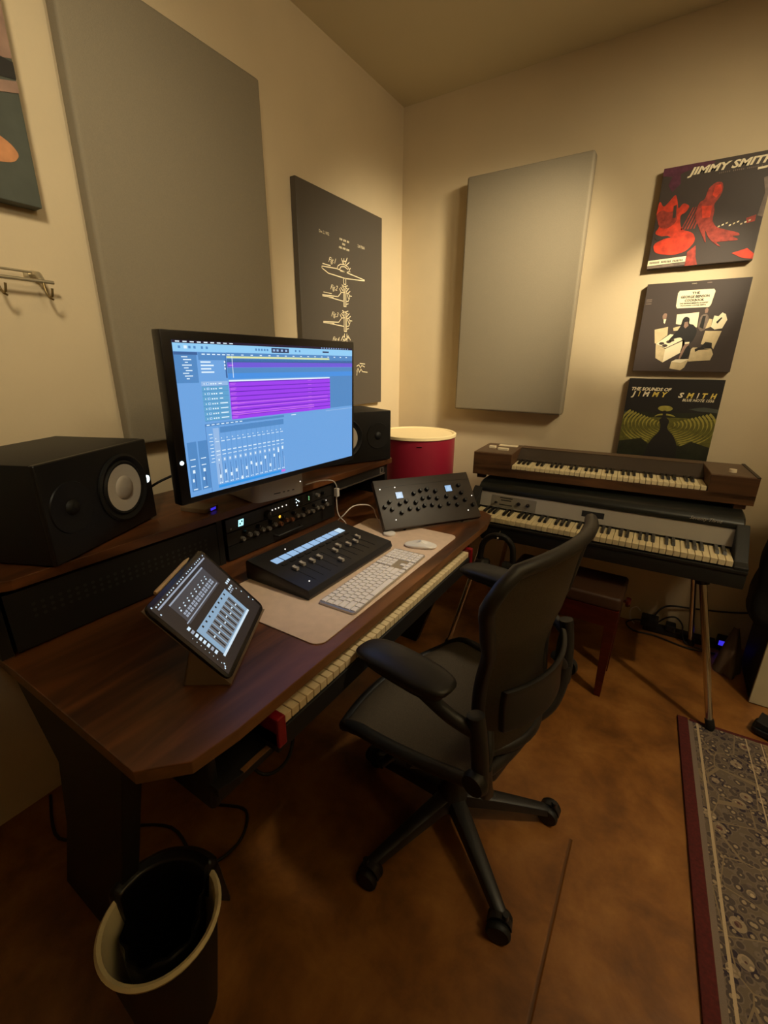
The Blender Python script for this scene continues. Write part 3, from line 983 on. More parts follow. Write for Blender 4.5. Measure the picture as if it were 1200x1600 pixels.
kn_s = knob_mesh(0.0075, 0.014, M['silverknob'], top=M['black'])
kn_b = knob_mesh(0.0075, 0.014, M['knob'], top=M['silverknob'])
kn_c = knob_mesh(0.0078, 0.014, M['bronzeknob'], top=M['black'])
kn_big = knob_mesh(0.015, 0.018, M['knob'], top=M['silverknob'])
led = MB().lathe([(0.0022, 0), (0.0022, 0.0012), (0.0004, 0.0016)], 8)
led_w = led.mesh('indicator', M['led_warm'])
led_c = led.mesh('indicator', M['led_white'])
led_a = MB().lathe([(0.005, 0), (0.005, 0.0012), (0.0004, 0.0016)], 10).mesh('indicator', M['led_amber'])
led_g = led.mesh('indicator', M['led_green'])


def on_face(mesh, nm, t_, y, z):
    return inst(mesh, nm, t_, (0.0005, y - t_.location.y, z - t_.location.z), face_rot())


t = rack_unit('rack_interface', 'upper rack unit under the shelf with a lit white emblem and big dial', -1.755, -1.235, 0.851, 0.895, M['gearface'])
mb = MB()
c0 = Vector((KF + 0.0006, -1.697, 0.871))
mb.poly([c0 + Vector((0, a, b)) for a, b in ((-0.012, -0.011), (0.009, -0.011), (0.012, 0.011), (-0.009, 0.011))])
mb.cur = 1
for a, b in ((-0.004, -0.003), (0.004, 0.004)):
    mb.poly([c0 + Vector((0.0003, a + 0.0028 * cos(q), b + 0.0036 * sin(q))) for q in [i * pi / 5 for i in range(10)]])
mb.build('emblem', [M['led_cyan'], M['gearface']], t, fixn=False)
on_face(kn_big, 'dial', t, -1.585, 0.868)
for y in (-1.56, -1.545, -1.53, -1.512, -1.492):
    on_face(led_w, 'indicator', t, y, 0.876)
for y, z in ((-1.441, 0.884), (-1.433, 0.878), (-1.441, 0.872), (-1.437, 0.860), (-1.427, 0.873)):
    on_face(led_c, 'indicator', t, y, z)
MB().bx(KF, -1.475, 0.856, KF + 0.001, -1.41, 0.889).build('meter_window', M['black'], t)
MB().bx(KF, -1.385, 0.857, KF + 0.001, -1.352, 0.888).build('meter_window', M['black'], t)
for z in (0.866, 0.872, 0.878):
    on_face(led_g, 'indicator', t, -1.372, z)
on_face(kn_s, 'knob', t, -1.328, 0.874)
on_face(kn_b, 'knob', t, -1.295, 0.874)
MB().bx(KF, -1.74, 0.858, KF + 0.001, -1.735, 0.864).build('power_button', M['silverknob'], t)

t = rack_unit('rack_preamp', 'lower rack unit with a row of small knobs and an amber light', -1.755, -1.235, 0.806, 0.850, M['gearface'])
cols = [kn_s] * 3 + [kn_s] * 3 + [kn_c] * 3 + [kn_s] * 9
for i in range(16):
    y = -1.70 + i * 0.0283
    on_face(cols[i], 'knob', t, y, 0.818 + 0.006 * (i % 2))
    if i % 2 == 0:
        on_face(kn_b, 'knob', t, y + 0.012, 0.838)
on_face(led_a, 'indicator', t, -1.527, 0.842)
on_face(led_w, 'indicator', t, -1.272, 0.838)
t = rack_unit('rack_blank_drawer', 'plain black rack drawer beneath the row of knobs', -1.755, -1.235, 0.756, 0.805, M['black'])
MB().tube([(KF, -1.56, 0.782), (KF + 0.018, -1.555, 0.782), (KF + 0.018, -1.435, 0.782), (KF, -1.43, 0.782)], 0.004, 8).build('handle', M['black'], t, smooth=50)

t = rack_unit('rack_vent_panel', 'black perforated rack panel below the left speaker', -2.318, -1.79, 0.756, 0.895, M['black'], 0.05)
mb = MB()
for i in range(26):
    for j in range(3):
        c_ = Vector((KF + 0.0005, -2.27 + i * 0.0175, 0.855 - j * 0.014))
        mb.poly([c_ + Vector((0, 0.0045 * cos(q), 0.0045 * sin(q))) for q in [k * pi / 3 for k in range(6)]])
o = mb.build('vent_holes', M['gearface'], t, fixn=False, kind='stuff')

t = rack_unit('rack_patchbay', 'rack unit with silver lower trim on the right under the far speaker', -1.205, -0.83, 0.858, 0.902, M['gearface'])
MB().bx(KF, -1.20, 0.860, KF + 0.003, -0.835, 0.865).build('trim_strip', M['alu'], t)
MB().bx(KF, -0.875, 0.868, KF + 0.0025, -0.845, 0.896).build('socket_plate', M['silverknob'], t)
MB().bx(KF + 0.002, -0.867, 0.873, KF + 0.0031, -0.853, 0.891).build('socket', M['black'], t)

# ------------------------------------------------------------------ desk mat, computer keyboard, mouse
mw, mh = 0.80, 0.385
yaw_m = 0.012
Tm = Matrix.Translation((0.747, -1.545, DZ)) @ Matrix.Rotation(yaw_m, 4, 'Z')
o = MB().prism([(x, y) for x, y in rrect(mh, mw, 0.028, 6)], 0.0005, 0.003, T=Tm).build('desk_mat', [M['mat']], None, bevel=0.0005)
tag(o, 'tan leather desk mat under the white keyboard', 'desk mat')

ka = 0.033
kx, ky = 0.936, -1.797
t = thing('computer_keyboard', 'slim white computer keyboard on the tan desk mat', 'keyboard', (kx, ky, DZ + 0.0031), ka)
# local: x toward -world x is depth; use local y along the long side, local -x = away from user
KL, KD = 0.4187, 0.1149
body = MB().prism([(x - KD / 2, y + KL / 2) for x, y in rrect(KD, KL, 0.008, 4)], 0.0005, 0.007)
body.build('case', M['alu'], t, world=False, bevel=0.0006)
key_meshes = {}


def keycap(w, d):
    kk = (round(w, 4), round(d, 4))
    if kk not in key_meshes:
        q = MB()
        a, b2 = d / 2, w / 2
        q.add([(-a, -b2, 0), (a, -b2, 0), (a, b2, 0), (-a, b2, 0), (-a + .0006, -b2 + .0006, .002), (a - .0006, -b2 + .0006, .002), (a - .0006, b2 - .0006, .002), (-a + .0006, b2 - .0006, .002)],
              [(3, 2, 1, 0), (4, 5, 6, 7), (0, 1, 5, 4), (1, 2, 6, 5), (2, 3, 7, 6), (3, 0, 4, 7)])
        key_meshes[kk] = q.mesh('key', M['keywhite'])
    return key_meshes[kk]


pit = 0.0190
rows = [
    [1.5 * 1.0] + [1] * 13,                                     # function row
    [1] * 13 + [1.5],
    [1.5] + [1] * 13,
    [1.75] + [1] * 11 + [1.75],
    [2.25] + [1] * 10 + [2.25],
    [1.0, 1.0, 1.0, 1.25, 5.0, 1.25, 1.0, 1.0],
]
MAINW = 14.5
for r_i, row in enumerate(rows):
    tot = sum(row)
    sc = MAINW / tot
    yy = 0.006
    xx = -KD + 0.0105 + r_i * 0.0187
    for w_ in row:
        w_m = w_ * sc * pit
        inst(keycap(w_m - 0.0028, 0.0158 if r_i else 0.0140), 'key', t, (xx, yy + w_m / 2, 0.007))
        yy += w_m
nav0 = 0.006 + MAINW * pit + 0.006
for r_i in range(6):
    xx = -KD + 0.0105 + r_i * 0.0187
    navs = {0: [0, 1, 2], 1: [0, 1, 2], 2: [0, 1, 2], 3: [], 4: [1], 5: [0, 1, 2]}[r_i]
    for c_ in navs:
        inst(keycap(0.0152, 0.0158), 'key', t, (xx, nav0 + (c_ + 0.5) * 0.0172, 0.007))
    for c_ in range(4):
        inst(keycap(0.0152, 0.0158), 'key', t, (xx, nav0 + 0.056 + (c_ + 0.5) * 0.0172, 0.007))

t = thing('computer_mouse', 'low white wireless mouse on the right of the tan desk mat', 'mouse', (0.866, -1.308, DZ + 0.0031), R(20))


def mouse_fn(u, v):
    a = 2 * pi * u
    ce, se = cos(a), sin(a)
    px = 0.0565 * math.copysign(abs(ce) ** 0.75, ce)
    py = 0.0285 * math.copysign(abs(se) ** 0.75, se)
    k = v
    zt = 0.021 * (1 - (px / 0.075) ** 2)
    if k < 0.3:
        q = k / 0.3
        return (px * (0.93 + 0.07 * q), py * (0.90 + 0.1 * q), 0.001 + 0.005 * q)
    q = (k - 0.3) / 0.7
    s_ = cos(q * pi / 2)
    return (px * s_, py * s_, 0.006 + (zt - 0.006) * sin(q * pi / 2) * (1 if s_ > 0.01 else 1))


MB().grid(mouse_fn, 28, 12).build('shell', M['white_plastic'], t, world=False, smooth=60)
MB().prism([(0.054 * cos(a), 0.026 * sin(a)) for a in [i * pi / 10 for i in range(20)]], 0.0002, 0.003).build('base_plate', M['alu'], t, world=False)
o = MB().lathe([(0.022, 0), (0.0235, 0.003), (0.0225, 0.0075), (0.018, 0.009), (0.0005, 0.0092)], 28, T=Matrix.Translation((0.716, -1.272, DZ + 0.0032))).build('charging_puck', M['white_plastic'], None, smooth=50)
tag(o, 'small round white puck between the mouse and the tilted knob controller', 'puck')

# ------------------------------------------------------------------ fader controller
t = thing('fader_controller', 'black wedge fader controller with ten lit screens on the desk mat', 'mixing controller', (0.68, -1.59, DZ + 0.003))
zb = DZ + 0.003
fy0, fy1 = -1.803, -1.382
prof = [(0.548, zb), (0.790, zb), (0.796, zb + 0.012), (0.790, zb + 0.030), (0.615, zb + 0.052), (0.556, zb + 0.060), (0.548, zb + 0.054)]
MB().prism(prof, fy0, fy1, 'y').build('body', M['ctl'], t, bevel=0.004, smooth=30)


def fz(x):   # top surface height
    return zb + 0.030 + (0.790 - x) * (0.022 / 0.175) + 0.0002


ctilt = atan2(0.022, 0.175)
fsl = MB().bx(-0.05, -0.0012, 0, 0.045, 0.0012, 0.0006)
fslm = fsl.mesh('fader_slot', M['black'])
fcm = MB().prism([(-0.011, 0), (0.011, 0), (0.009, 0.009), (0.004, 0.0075), (-0.004, 0.0075), (-0.009, 0.009)], -0.0055, 0.0055, 'y').mesh('fader_cap', M['alu_matt'], bevel=0.0008)
fad_x = [0.690, 0.686, 0.695, 0.695, 0.752, 0.703, 0.690, 0.706, 0.710, 0.696]
btm = MB().bx(-0.004, -0.010, 0, 0.004, 0.010, 0.002).mesh('channel_button', M['knob'])
dsm = MB().bx(-0.0135, -0.0142, 0, 0.0135, 0.0142, 0.0012).mesh('channel_display', M['oled'])
dsm2 = MB().bx(-0.0135, -0.0142, 0, 0.0135, 0.0142, 0.0012).mesh('channel_display', M['oled2'])
for i in range(10):
    y = -1.745 + i * 0.0330
    rot = (0, ctilt, 0)

    def put(me, nm, x, dz=0.0):
        return inst(me, nm, t, (x - 0.68, y + 1.59, fz(x) + dz - t.location.z), rot)
    put(dsm2 if i == 9 else dsm, 'channel_display', 0.619)
    put(fslm, 'fader_slot', 0.722)
    put(fcm, 'fader_cap', fad_x[i], 0.001)
    put(btm, 'channel_button', 0.650)
for x, y in ((0.585, -1.677), (0.760, -1.765)):
    inst(led_w, 'indicator', t, (x - 0.68, y + 1.59, fz(x) - t.location.z), (0, ctilt, 0))

# ------------------------------------------------------------------ knob controller on a stand
t = thing('knob_controller', 'charcoal knob controller with two lit screens tilted up at the right end of the desk', 'mixing controller', (0.80, -1.08, DZ))
ka_, kt_ = -0.610, 0.690
kd = Vector((-sin(ka_), cos(ka_), 0))
kn_ = Vector((cos(ka_), sin(ka_), 0))
ku = Vector((0, 0, 1)) * cos(kt_) - kn_ * sin(kt_)
kw = ku.cross(kd) * -1
kw = kd.cross(ku)     # outward normal of the face
KW, KH = 0.425, 0.205
ko = Vector((0.703, -1.282, 0.772))
TK = frame(ko, kd, kw)     # local x along width, local z normal, local y up the slope
if TK.col[1].xyz.dot(ku) < 0:
    kw = -kw
    TK = frame(ko, kd, kw)
MB().bx(0, 0, -0.025, KW, KH, 0.0, TK).build('body', M['ctl2'], t, bevel=0.004, smooth=30)
MB().bx(0.001, 0.84 * KH, 0.0, KW - 0.001, 0.845 * KH, 0.0008, TK).build('top_seam', M['knob'], t)
kk_ = MB().lathe([(0.0085, 0), (0.008, 0.010), (0.0065, 0.014), (0.0005, 0.0145)], 12).mesh('knob', M['knob'], smooth=40)
rotK = TK.to_euler()
for u, v in ((0.108, 0.533), (0.051, 0.445), (0.114, 0.379), (0.204, 0.472), (0.271, 0.509), (0.367, 0.650), (0.440, 0.691), (0.510, 0.705), (0.591, 0.647), (0.361, 0.462), (0.442, 0.525), (0.512, 0.537), (0.199, 0.294), (0.287, 0.349), (0.367, 0.329), (0.440, 0.377), (0.520, 0.371), (0.588, 0.493), (0.691, 0.513), (0.595, 0.326), (0.693, 0.358), (0.785, 0.465), (0.853, 0.715), (0.861, 0.550), (0.779, 0.310), (0.876, 0.387), (0.946, 0.270)):
    inst(kk_, 'knob', t, (TK @ Vector((u * KW, v * KH, 0.0002))) - ORG[t.name], rotK)
for (u, v) in ((0.222, 0.648), (0.741, 0.677)):
    c_ = TK @ Vector((u * KW, v * KH, 0))
    T2 = TK.copy()
    T2.translation = c_
    b_ = MB().bx(-0.0165, -0.0155, 0, 0.0165, 0.0155, 0.0015, T2).build('display_frame', M['knob'], t)
    mb = MB()
    mb.bx(-0.014, -0.013, 0.0016, 0.014, 0.013, 0.0022, T2)
    mb.cur = 1
    for j in range(3):
        mb.bx(-0.009 + 0.003 * j, -0.008 + j * 0.006, 0.0022, 0.008, -0.006 + j * 0.006, 0.0025, T2)
    mb.build('screen', [M['oled'], M['oled2']], b_)
for u, v in ((0.050, 0.805), (0.198, 0.818), (0.127, 0.170), (0.880, 0.172), (0.969, 0.469)):
    inst(led_w, 'indicator', t, (TK @ Vector((u * KW, v * KH, 0.0002))) - ORG[t.name], rotK)
back = TK @ Vector((KW / 2, KH * 0.62, -0.032))
for u in (0.2, 0.8):
    p0 = TK @ Vector((KW * u, 0.014, -0.026))
    p1 = TK @ Vector((KW * u, KH * 0.85, -0.030))
    p2 = Vector((p1.x, p1.y, DZ + 0.0115))
    p0f = Vector((p0.x + kn_.x * 0.02, p0.y + kn_.y * 0.02, DZ + 0.0115))
    MB().tube([p0, p0f, p2, p1], 0.007, 8).build('stand', M['black'], t, smooth=50)

# ------------------------------------------------------------------ monitor, mini computer, dongle
ma, mt_ = -0.026, -0.020
md = Vector((-sin(ma), cos(ma), 0))
mn = Vector((cos(ma), sin(ma), 0))
mu = Vector((0, 0, 1)) * cos(mt_) - mn * sin(mt_)
MW, MH = 0.62, 0.349
mo = Vector((0.596, -1.978, 1.055))
MN = md.cross(mu)
TM = frame(mo, md, MN if MN.dot(mn) > 0 else -MN)
t = thing('monitor', 'wide black computer monitor showing a music session on the desk bridge', 'monitor', (0.25, -1.66, SZ))
bl, br, bt, bb = 0.024, 0.012, 0.020, 0.016
MB().bx(-bl, -bb, -0.032, MW + br, MH + bt, -0.001, TM).build('case', M['moncase'], t, bevel=0.004, smooth=30)
ui = MB()
names = ['ui_base', 'ui_top', 'ui_mid', 'ui_dark', 'ui_menu', 'ui_white', 'ui_purple', 'ui_violet', 'ui_magenta', 'ui_blue', 'ui_yellow', 'ui_lcd', 'ui_teal', 'ui_pale', 'ui_cyan', 'ui_pink', 'ui_vline']
ID = {n_: i for i, n_ in enumerate(names)}


def ur(c, u0, v0, u1, v1, k=1):
    ui.cur = ID[c]
    z = 0.0003 * k
    ui.poly([TM @ Vector((u * MW, v * MH, z)) for u, v in ((u0, v0), (u1, v0), (u1, v1), (u0, v1))])


ur('ui_base', 0, 0, 1, 1, 0)
ur('ui_menu', 0, 0.984, 1, 1, 1)
for i in range(9):
    ur('ui_white', 0.012 + i * 0.028, 0.989, 0.028 + i * 0.028, 0.996, 2)
for i in range(12):
    ur('ui_pale', 0.76 + i * 0.018, 0.989, 0.768 + i * 0.018, 0.996, 2)
ur('ui_top', 0, 0.935, 1, 0.984, 1)
for u in (0.02, 0.06, 0.08, 0.11, 0.13, 0.36, 0.375, 0.39, 0.405, 0.42, 0.585, 0.61):
    ur('ui_mid', u, 0.953, u + 0.009, 0.968, 2)
ur('ui_white', 0.042, 0.952, 0.054, 0.97, 3)
ur('ui_lcd', 0.447, 0.943, 0.548, 0.976, 2)
for u in (0.455, 0.475, 0.50, 0.525):
    ur('ui_pale', u, 0.952, u + 0.012, 0.967, 3)
ur('ui_lcd', 0.77, 0.954, 0.815, 0.966, 2)
# inspector column
ur('ui_mid', 0, 0.745, 0.088, 0.93, 1)
ur('ui_dark', 0.0, 0.915, 0.093, 0.932, 2)
for i in range(9):
    v = 0.90 - i * 0.0165
    ur('ui_white', 0.028 + 0.006 * (i % 3), v, 0.052 + 0.007 * ((i * 2) % 4), v + 0.006, 2)
# header columns
ur('ui_mid', 0.095, 0.885, 0.213, 0.932, 1)
for i in range(6):
    ur('ui_white', 0.11 + i * 0.022, 0.917, 0.124 + i * 0.022, 0.924, 2)
for i in range(4):
    ur('ui_white', 0.102, 0.868 - i * 0.021, 0.145 + 0.012 * (i % 2), 0.877 - i * 0.021, 2)
ur('ui_dark', 0.208, 0.77, 0.215, 0.93, 1)
for i in range(3):
    ur('ui_white', 0.203, 0.868 - i * 0.021, 0.209, 0.88 - i * 0.021, 3)
for i in range(8):
    v = 0.735 - i * 0.0325
    ur('ui_teal' if i else 'ui_pale', 0.096, v - 0.014, 0.213, v + 0.016, 1)
    ur('ui_mid', 0.096, v - 0.016, 0.213, v - 0.013, 2)
    ur('ui_white', 0.106, v - 0.004, 0.109, v + 0.006, 3)
    ur('ui_white', 0.117, v - 0.005, 0.127, v + 0.008, 3)
    ur('ui_cyan', 0.119, v - 0.003, 0.125, v + 0.006, 4)
    for j in range(3):
        ur('ui_white', 0.134 + j * 0.010, v - 0.004, 0.140 + j * 0.010, v + 0.005, 3)
    ur('ui_white', 0.170, v - 0.002, 0.185 + 0.02 * (i > 3), v + 0.005, 3)
# ruler and global tracks
ur('ui_mid', 0.217, 0.88, 1, 0.935, 1)
ur('ui_dark', 0.217, 0.872, 1, 0.893, 1)
ur('ui_yellow', 0.217, 0.899, 0.818, 0.912, 2)
for i in range(16):
    ur('ui_white', 0.24 + i * 0.047, 0.918, 0.252 + i * 0.047, 0.924, 2)
ur('ui_purple', 0.217, 0.838, 1, 0.872, 2)
ur('ui_magenta', 0.222, 0.85, 0.245, 0.856, 3)
ur('ui_mid', 0.217, 0.80, 1, 0.836, 1)
ur('ui_blue', 0.217, 0.762, 1, 0.802, 1)
ur('ui_mid', 0.82, 0.49, 1, 0.762, 1)
ur('ui_white', 0.240, 0.77, 0.2425, 0.915, 4)
# violet regions
ur('ui_white', 0.218, 0.745, 0.818, 0.755, 3)
ur('ui_violet', 0.218, 0.486, 0.82, 0.745, 2)
for i in range(8):
    v = 0.745 - i * 0.0325
    ur('ui_vline', 0.218, v - 0.007, 0.82, v - 0.001, 3)
    ur('ui_magenta', 0.222, v - 0.013, 0.25, v - 0.009, 4)
    ur('ui_magenta', 0.222, v - 0.022, 0.245 + 0.04 * (i in (4, 6)), v - 0.019, 4)
    ur('ui_magenta', 0.66, v - 0.012, 0.685, v - 0.009, 4)
for v in (0.595, 0.565, 0.53, 0.515):
    ur('ui_magenta', 0.222, v, 0.80 - 0.1 * (v < 0.55), v + 0.005, 4)
ur('ui_pale', 0.785, 0.466, 1.0, 0.471, 2)
ur('ui_white', 0.545, 0.466, 0.575, 0.472, 2)
# mixer
ur('ui_mid', 0.094, 0.458, 0.50, 0.476, 1)
ur('ui_dark', 0.093, 0.0, 0.0945, 0.474, 2)
for i in range(8):
    ur('ui_white', 0.10 + i * 0.022, 0.464, 0.113 + i * 0.022, 0.470, 2)
for i in range(9):
    ur('ui_white', 0.104 + 0.004 * (i % 2), 0.40 - i * 0.024, 0.121, 0.405 - i * 0.024, 2)
ur('ui_pale', 0.125, 0.046, 0.153, 0.442, 1)
ur('ui_mid', 0.157, 0.405, 0.495, 0.445, 1)
fp = [.10, .13, .10, .12, .055, .12, .15, .13, .13, .17, .10, .17, .20, .22]
for i in range(14):
    u = 0.128 + i * 0.0262
    if i:
        ur('ui_mid', u - 0.0025, 0.05, u - 0.0012, 0.45, 2)
    ur('ui_white', u + 0.003, 0.346, u + 0.019, 0.351, 3)
    ur('ui_white', u + 0.003, 0.366, u + 0.008, 0.372, 3)
    ur('ui_white', u + 0.003, 0.278, u + 0.020, 0.285, 3)
    ur('ui_white', u + 0.003, 0.252, u + 0.020, 0.257, 3)
    ur('ui_pale', u + 0.005, 0.205, u + 0.017, 0.232, 3)
    ur('ui_white', u + 0.008, 0.212, u + 0.014, 0.226, 4)
    ur('ui_dark', u + 0.0105, 0.062, u + 0.0125, 0.19, 3)
    ur('ui_pale', u + 0.017, 0.062, u + 0.020, 0.15, 3)
    ur('ui_white', u + 0.007, fp[i] - 0.012, u + 0.016, fp[i] + 0.012, 4)
    ur('ui_white', u + 0.004, 0.048, u + 0.009, 0.056, 4)
    ur('ui_white', u + 0.013, 0.048, u + 0.018, 0.056, 4)
ur('ui_cyan', 0.127, 0.018, 0.49, 0.038, 2)
ur('ui_pink', 0.466, 0.018, 0.49, 0.038, 3)
for u in (0.015, 0.06):
    ur('ui_mid', u - 0.006, 0.035, u + 0.033, 0.37, 1)
    ur('ui_white', u, 0.205, u + 0.02, 0.211, 2)
    ur('ui_white', u, 0.25, u + 0.022, 0.256, 2)
    ur('ui_white', u + 0.005, 0.16, u + 0.015, 0.182, 2)
    ur('ui_dark', u + 0.012, 0.06, u + 0.0145, 0.155, 2)
    ur('ui_white', u + 0.001, 0.10, u + 0.008, 0.122, 2)
    ur('ui_white', u, 0.045, u + 0.018, 0.051, 2)
o = ui.build('screen', [M[n_] for n_ in names], t, fixn=False)
p_led = TM @ Vector((-0.012, 0.085, -0.0005))
q = frame(p_led, md, MN if MN.dot(mn) > 0 else -MN)
MB().lathe([(0.0048, 0), (0.0048, 0.0012), (0.0005, 0.0014)], 12, T=q).build('power_light', M['led_white'], t)
# arm holding it from behind
mc = TM @ Vector((MW * 0.5, MH * 0.5, -0.032))
MB().cyl((0.16, mc.y + 0.02, SZ), (0.16, mc.y + 0.02, SZ + 0.012), 0.06, n=24).build('arm_base', M['black'], t)
MB().cyl((0.16, mc.y + 0.02, SZ + 0.01), (0.16, mc.y + 0.02, mc.z + 0.03), 0.017, n=16).build('arm_post', M['black'], t, smooth=40)
MB().tube([(0.16, mc.y + 0.02, mc.z), (0.36, mc.y + 0.07, mc.z), (mc.x - 0.012, mc.y, mc.z)], 0.016, 10).build('arm', M['black'], t, smooth=50)
MB().bx(mc.x - 0.014, mc.y - 0.05, mc.z - 0.05, mc.x + 0.001, mc.y + 0.05, mc.z + 0.05).build('mount_plate', M['black'], t)

t = thing('mini_computer', 'silver desktop computer with rounded corners under the monitor', 'computer', (0.392, -1.555, SZ))
Tc = Matrix.Translation((0.386, -1.556, 0)) @ Matrix.Rotation(-0.19, 4, 'Z')
MB().prism(rrect(0.197, 0.197, 0.028, 8), SZ + 0.004, SZ + 0.095, T=Tc).build('body', M['alu_matt'], t, bevel=0.003, smooth=30)
MB().prism(rrect(0.17, 0.17, 0.08, 8), SZ, SZ + 0.005, T=Tc).build('foot', M['black'], t)
for y in (0.008, 0.026):
    MB().prism(rrect(0.009, 0.0032, 0.0015, 3), 0, 0.0006, T=Tc @ frame((0.0983, y, SZ + 0.024), (0, 1, 0), (1, 0, 0))).build('port', M['black'], t)
MB().prism(rrect(0.026, 0.003, 0.001, 2), 0, 0.0006, T=Tc @ frame((0.0983, -0.018, SZ + 0.024), (0, 1, 0), (1, 0, 0))).build('card_slot', M['black'], t)
MB().prism(rrect(0.009, 0.0032, 0.0015, 3), 0, 0.0006, T=Tc @ frame((0.0983, 0.045, SZ + 0.024), (0, 1, 0), (1, 0, 0))).build('port', M['black'], t)
MB().lathe([(0.002, 0), (0.002, 0.0006)], 10, T=Tc @ frame((0.0984, 0.076, SZ + 0.047), (0, 1, 0), (1, 0, 0))).build('power_light', M['led_warm'], t)

t = thing('usb_dongle', 'small tan box with a blue light below the monitor corner', 'adapter', (0.358, -1.80, SZ))
Tg = Matrix.Translation((0.352, -1.795, SZ)) @ Matrix.Rotation(0.25, 4, 'Z')
MB().bx(-0.045, -0.03, 0, 0.045, 0.03, 0.014, Tg).build('case', M['gold'], t, bevel=0.003)
MB().bx(0.0448, -0.004, 0.003, 0.0462, 0.018, 0.010, Tg).build('light', M['led_blue'], t)

# ------------------------------------------------------------------ studio speakers lying on their sides
def speaker(label, o, yaw, mirror, w=0.35, h=0.226, d=0.285):
    """o: front bottom corner at low world y, front axis direction (-sin yaw, cos yaw)."""
    dv = Vector((-sin(yaw), cos(yaw), 0))
    nv = Vector((cos(yaw), sin(yaw), 0))
    t_ = thing('studio_speaker', label, 'speaker', tuple(Vector(o)), 0.0, 'studio speakers on the desk bridge')
    T = frame(o, dv, (0, 0, 1))      # local x along width, y = up x x = pointing back (-n)
    if T.col[1].xyz.dot(nv) > 0:
        raise ValueError
    mb_ = MB().prism([(0, 0.012), (w, 0.012), (w, d), (0, d)], 0.004, h, T=T)
    mb_.build('cabinet', M['spk'], t_, bevel=0.004, smooth=30)
    MB().bx(0, 0, 0.004, w, 0.014, h, T).build('baffle', M['spkface'], t_, bevel=0.005, seg=3, smooth=30)
    cx = w * 0.32 if mirror else w * 0.68
    tx = w * 0.80 if mirror else w * 0.20
    cz = h * 0.52
    F = T @ frame((cx, 0, cz), (1, 0, 0), (0, -1, 0))
    MB().lathe([(0.088, -0.001), (0.088, 0.004), (0.082, 0.007), (0.074, 0.003), (0.070, -0.001)], 40, T=F, caps=False).build('woofer_ring', M['rubber'], t_, smooth=50)
    MB().lathe([(0.071, 0.001), (0.066, 0.005), (0.060, 0.002)], 40, T=F, caps=False).build('surround', M['rubber'], t_, smooth=50)
    MB().lathe([(0.061, 0.0035), (0.045, 0.0018), (0.028, 0.0006)], 40, T=F, caps=False).build('cone', M['cone'], t_, smooth=60)
    MB().lathe([(0.031, 0.0012), (0.030, 0.003), (0.023, 0.0062), (0.012, 0.0082), (0.0005, 0.0088)], 32, T=F, caps=False).build('dust_cap', M['dome'], t_, smooth=60)
    F2 = T @ frame((tx, 0, cz), (1, 0, 0), (0, -1, 0))
    MB().lathe([(0.060, -0.001), (0.058, 0.003), (0.05, 0.0025), (0.03, 0.0012), (0.019, 0.0008)], 40, T=F2, caps=False).build('waveguide', M['spkface'], t_, smooth=60)
    MB().lathe([(0.018, 0.0008), (0.015, 0.006), (0.008, 0.009), (0.0005, 0.010)], 24, T=F2, caps=False).build('tweeter', M['rubber'], t_, smooth=60)
    lx = w * 0.055 if mirror else w * 0.945
    F3 = T @ frame((lx, 0, cz), (1, 0, 0), (0, -1, 0))
    MB().lathe([(0.0105, 0.0), (0.0105, 0.0012), (0.0005, 0.0016)], 14, T=F3).build('emblem_light', M['led_white'], t_)
    for fx in (0.05, w - 0.05):
        for fy in (0.05, d - 0.05):
            MB().cyl((fx, fy, 0), (fx, fy, 0.005), 0.012, n=10, T=T).build('foot', M['rubber'], t_)
    return t_


speaker('nearer black studio speaker with a white cone at the left end of the desk bridge', (0.452, -2.222, SZ), 0.43, False, 0.352, 0.228, 0.275)
speaker('farther black studio speaker with a white cone beside the patent canvas', (0.30, -1.15, SZ), -0.43, True, 0.352, 0.228, 0.275)

# ------------------------------------------------------------------ white cables on the desk
path = smooth_path([(0.485, -1.46, 0.955), (0.495, -1.40, 0.957), (0.50, -1.335, 0.945), (0.50, -1.312, 0.925), (0.492, -1.297, 0.90), (0.488, -1.295, 0.85), (0.50, -1.30, 0.80), (0.535, -1.30, 0.77), (0.552, -1.36, 0.765)], 6)
t = thing('usb_cable', 'thin white cable dropping from the silver computer with an inline plug', 'cable', (0.5, -1.3, 0.76))
MB().tube(path, 0.0022, 8).build('cord', M['cable_white'], t, smooth=60)
MB().bx(0.482, -1.302, 0.872, 0.498, -1.288, 0.905).build('plug', M['white_plastic'], t, bevel=0.002)
path = smooth_path([(0.535, -1.385, 0.79), (0.548, -1.372, 0.805), (0.575, -1.37, 0.83), (0.59, -1.325, 0.858), (0.60, -1.25, 0.845), (0.60, -1.205, 0.818), (0.608, -1.20, 0.79), (0.64, -1.215, 0.762), (0.66, -1.235, 0.7605)], 6)
o = MB().tube(path, 0.0022, 8).build('charging_cable', M['cable_white'], None, smooth=60)
tag(o, 'white cable looping up behind the fader controller', 'cable')
path = smooth_path([(0.17, -1.935, 0.99), (0.20, -1.88, 0.985), (0.22, -1.82, 1.01), (0.30, -1.76, 1.05), (0.38, -1.73, 1.07), (0.50, -1.72, 1.10), (0.556, -1.70, 1.12)], 6)
o = MB().tube(path, 0.004, 8).build('speaker_cable', M['cable_black'], None, smooth=60)
tag(o, 'black cable running between the nearer speaker and the monitor', 'cable')

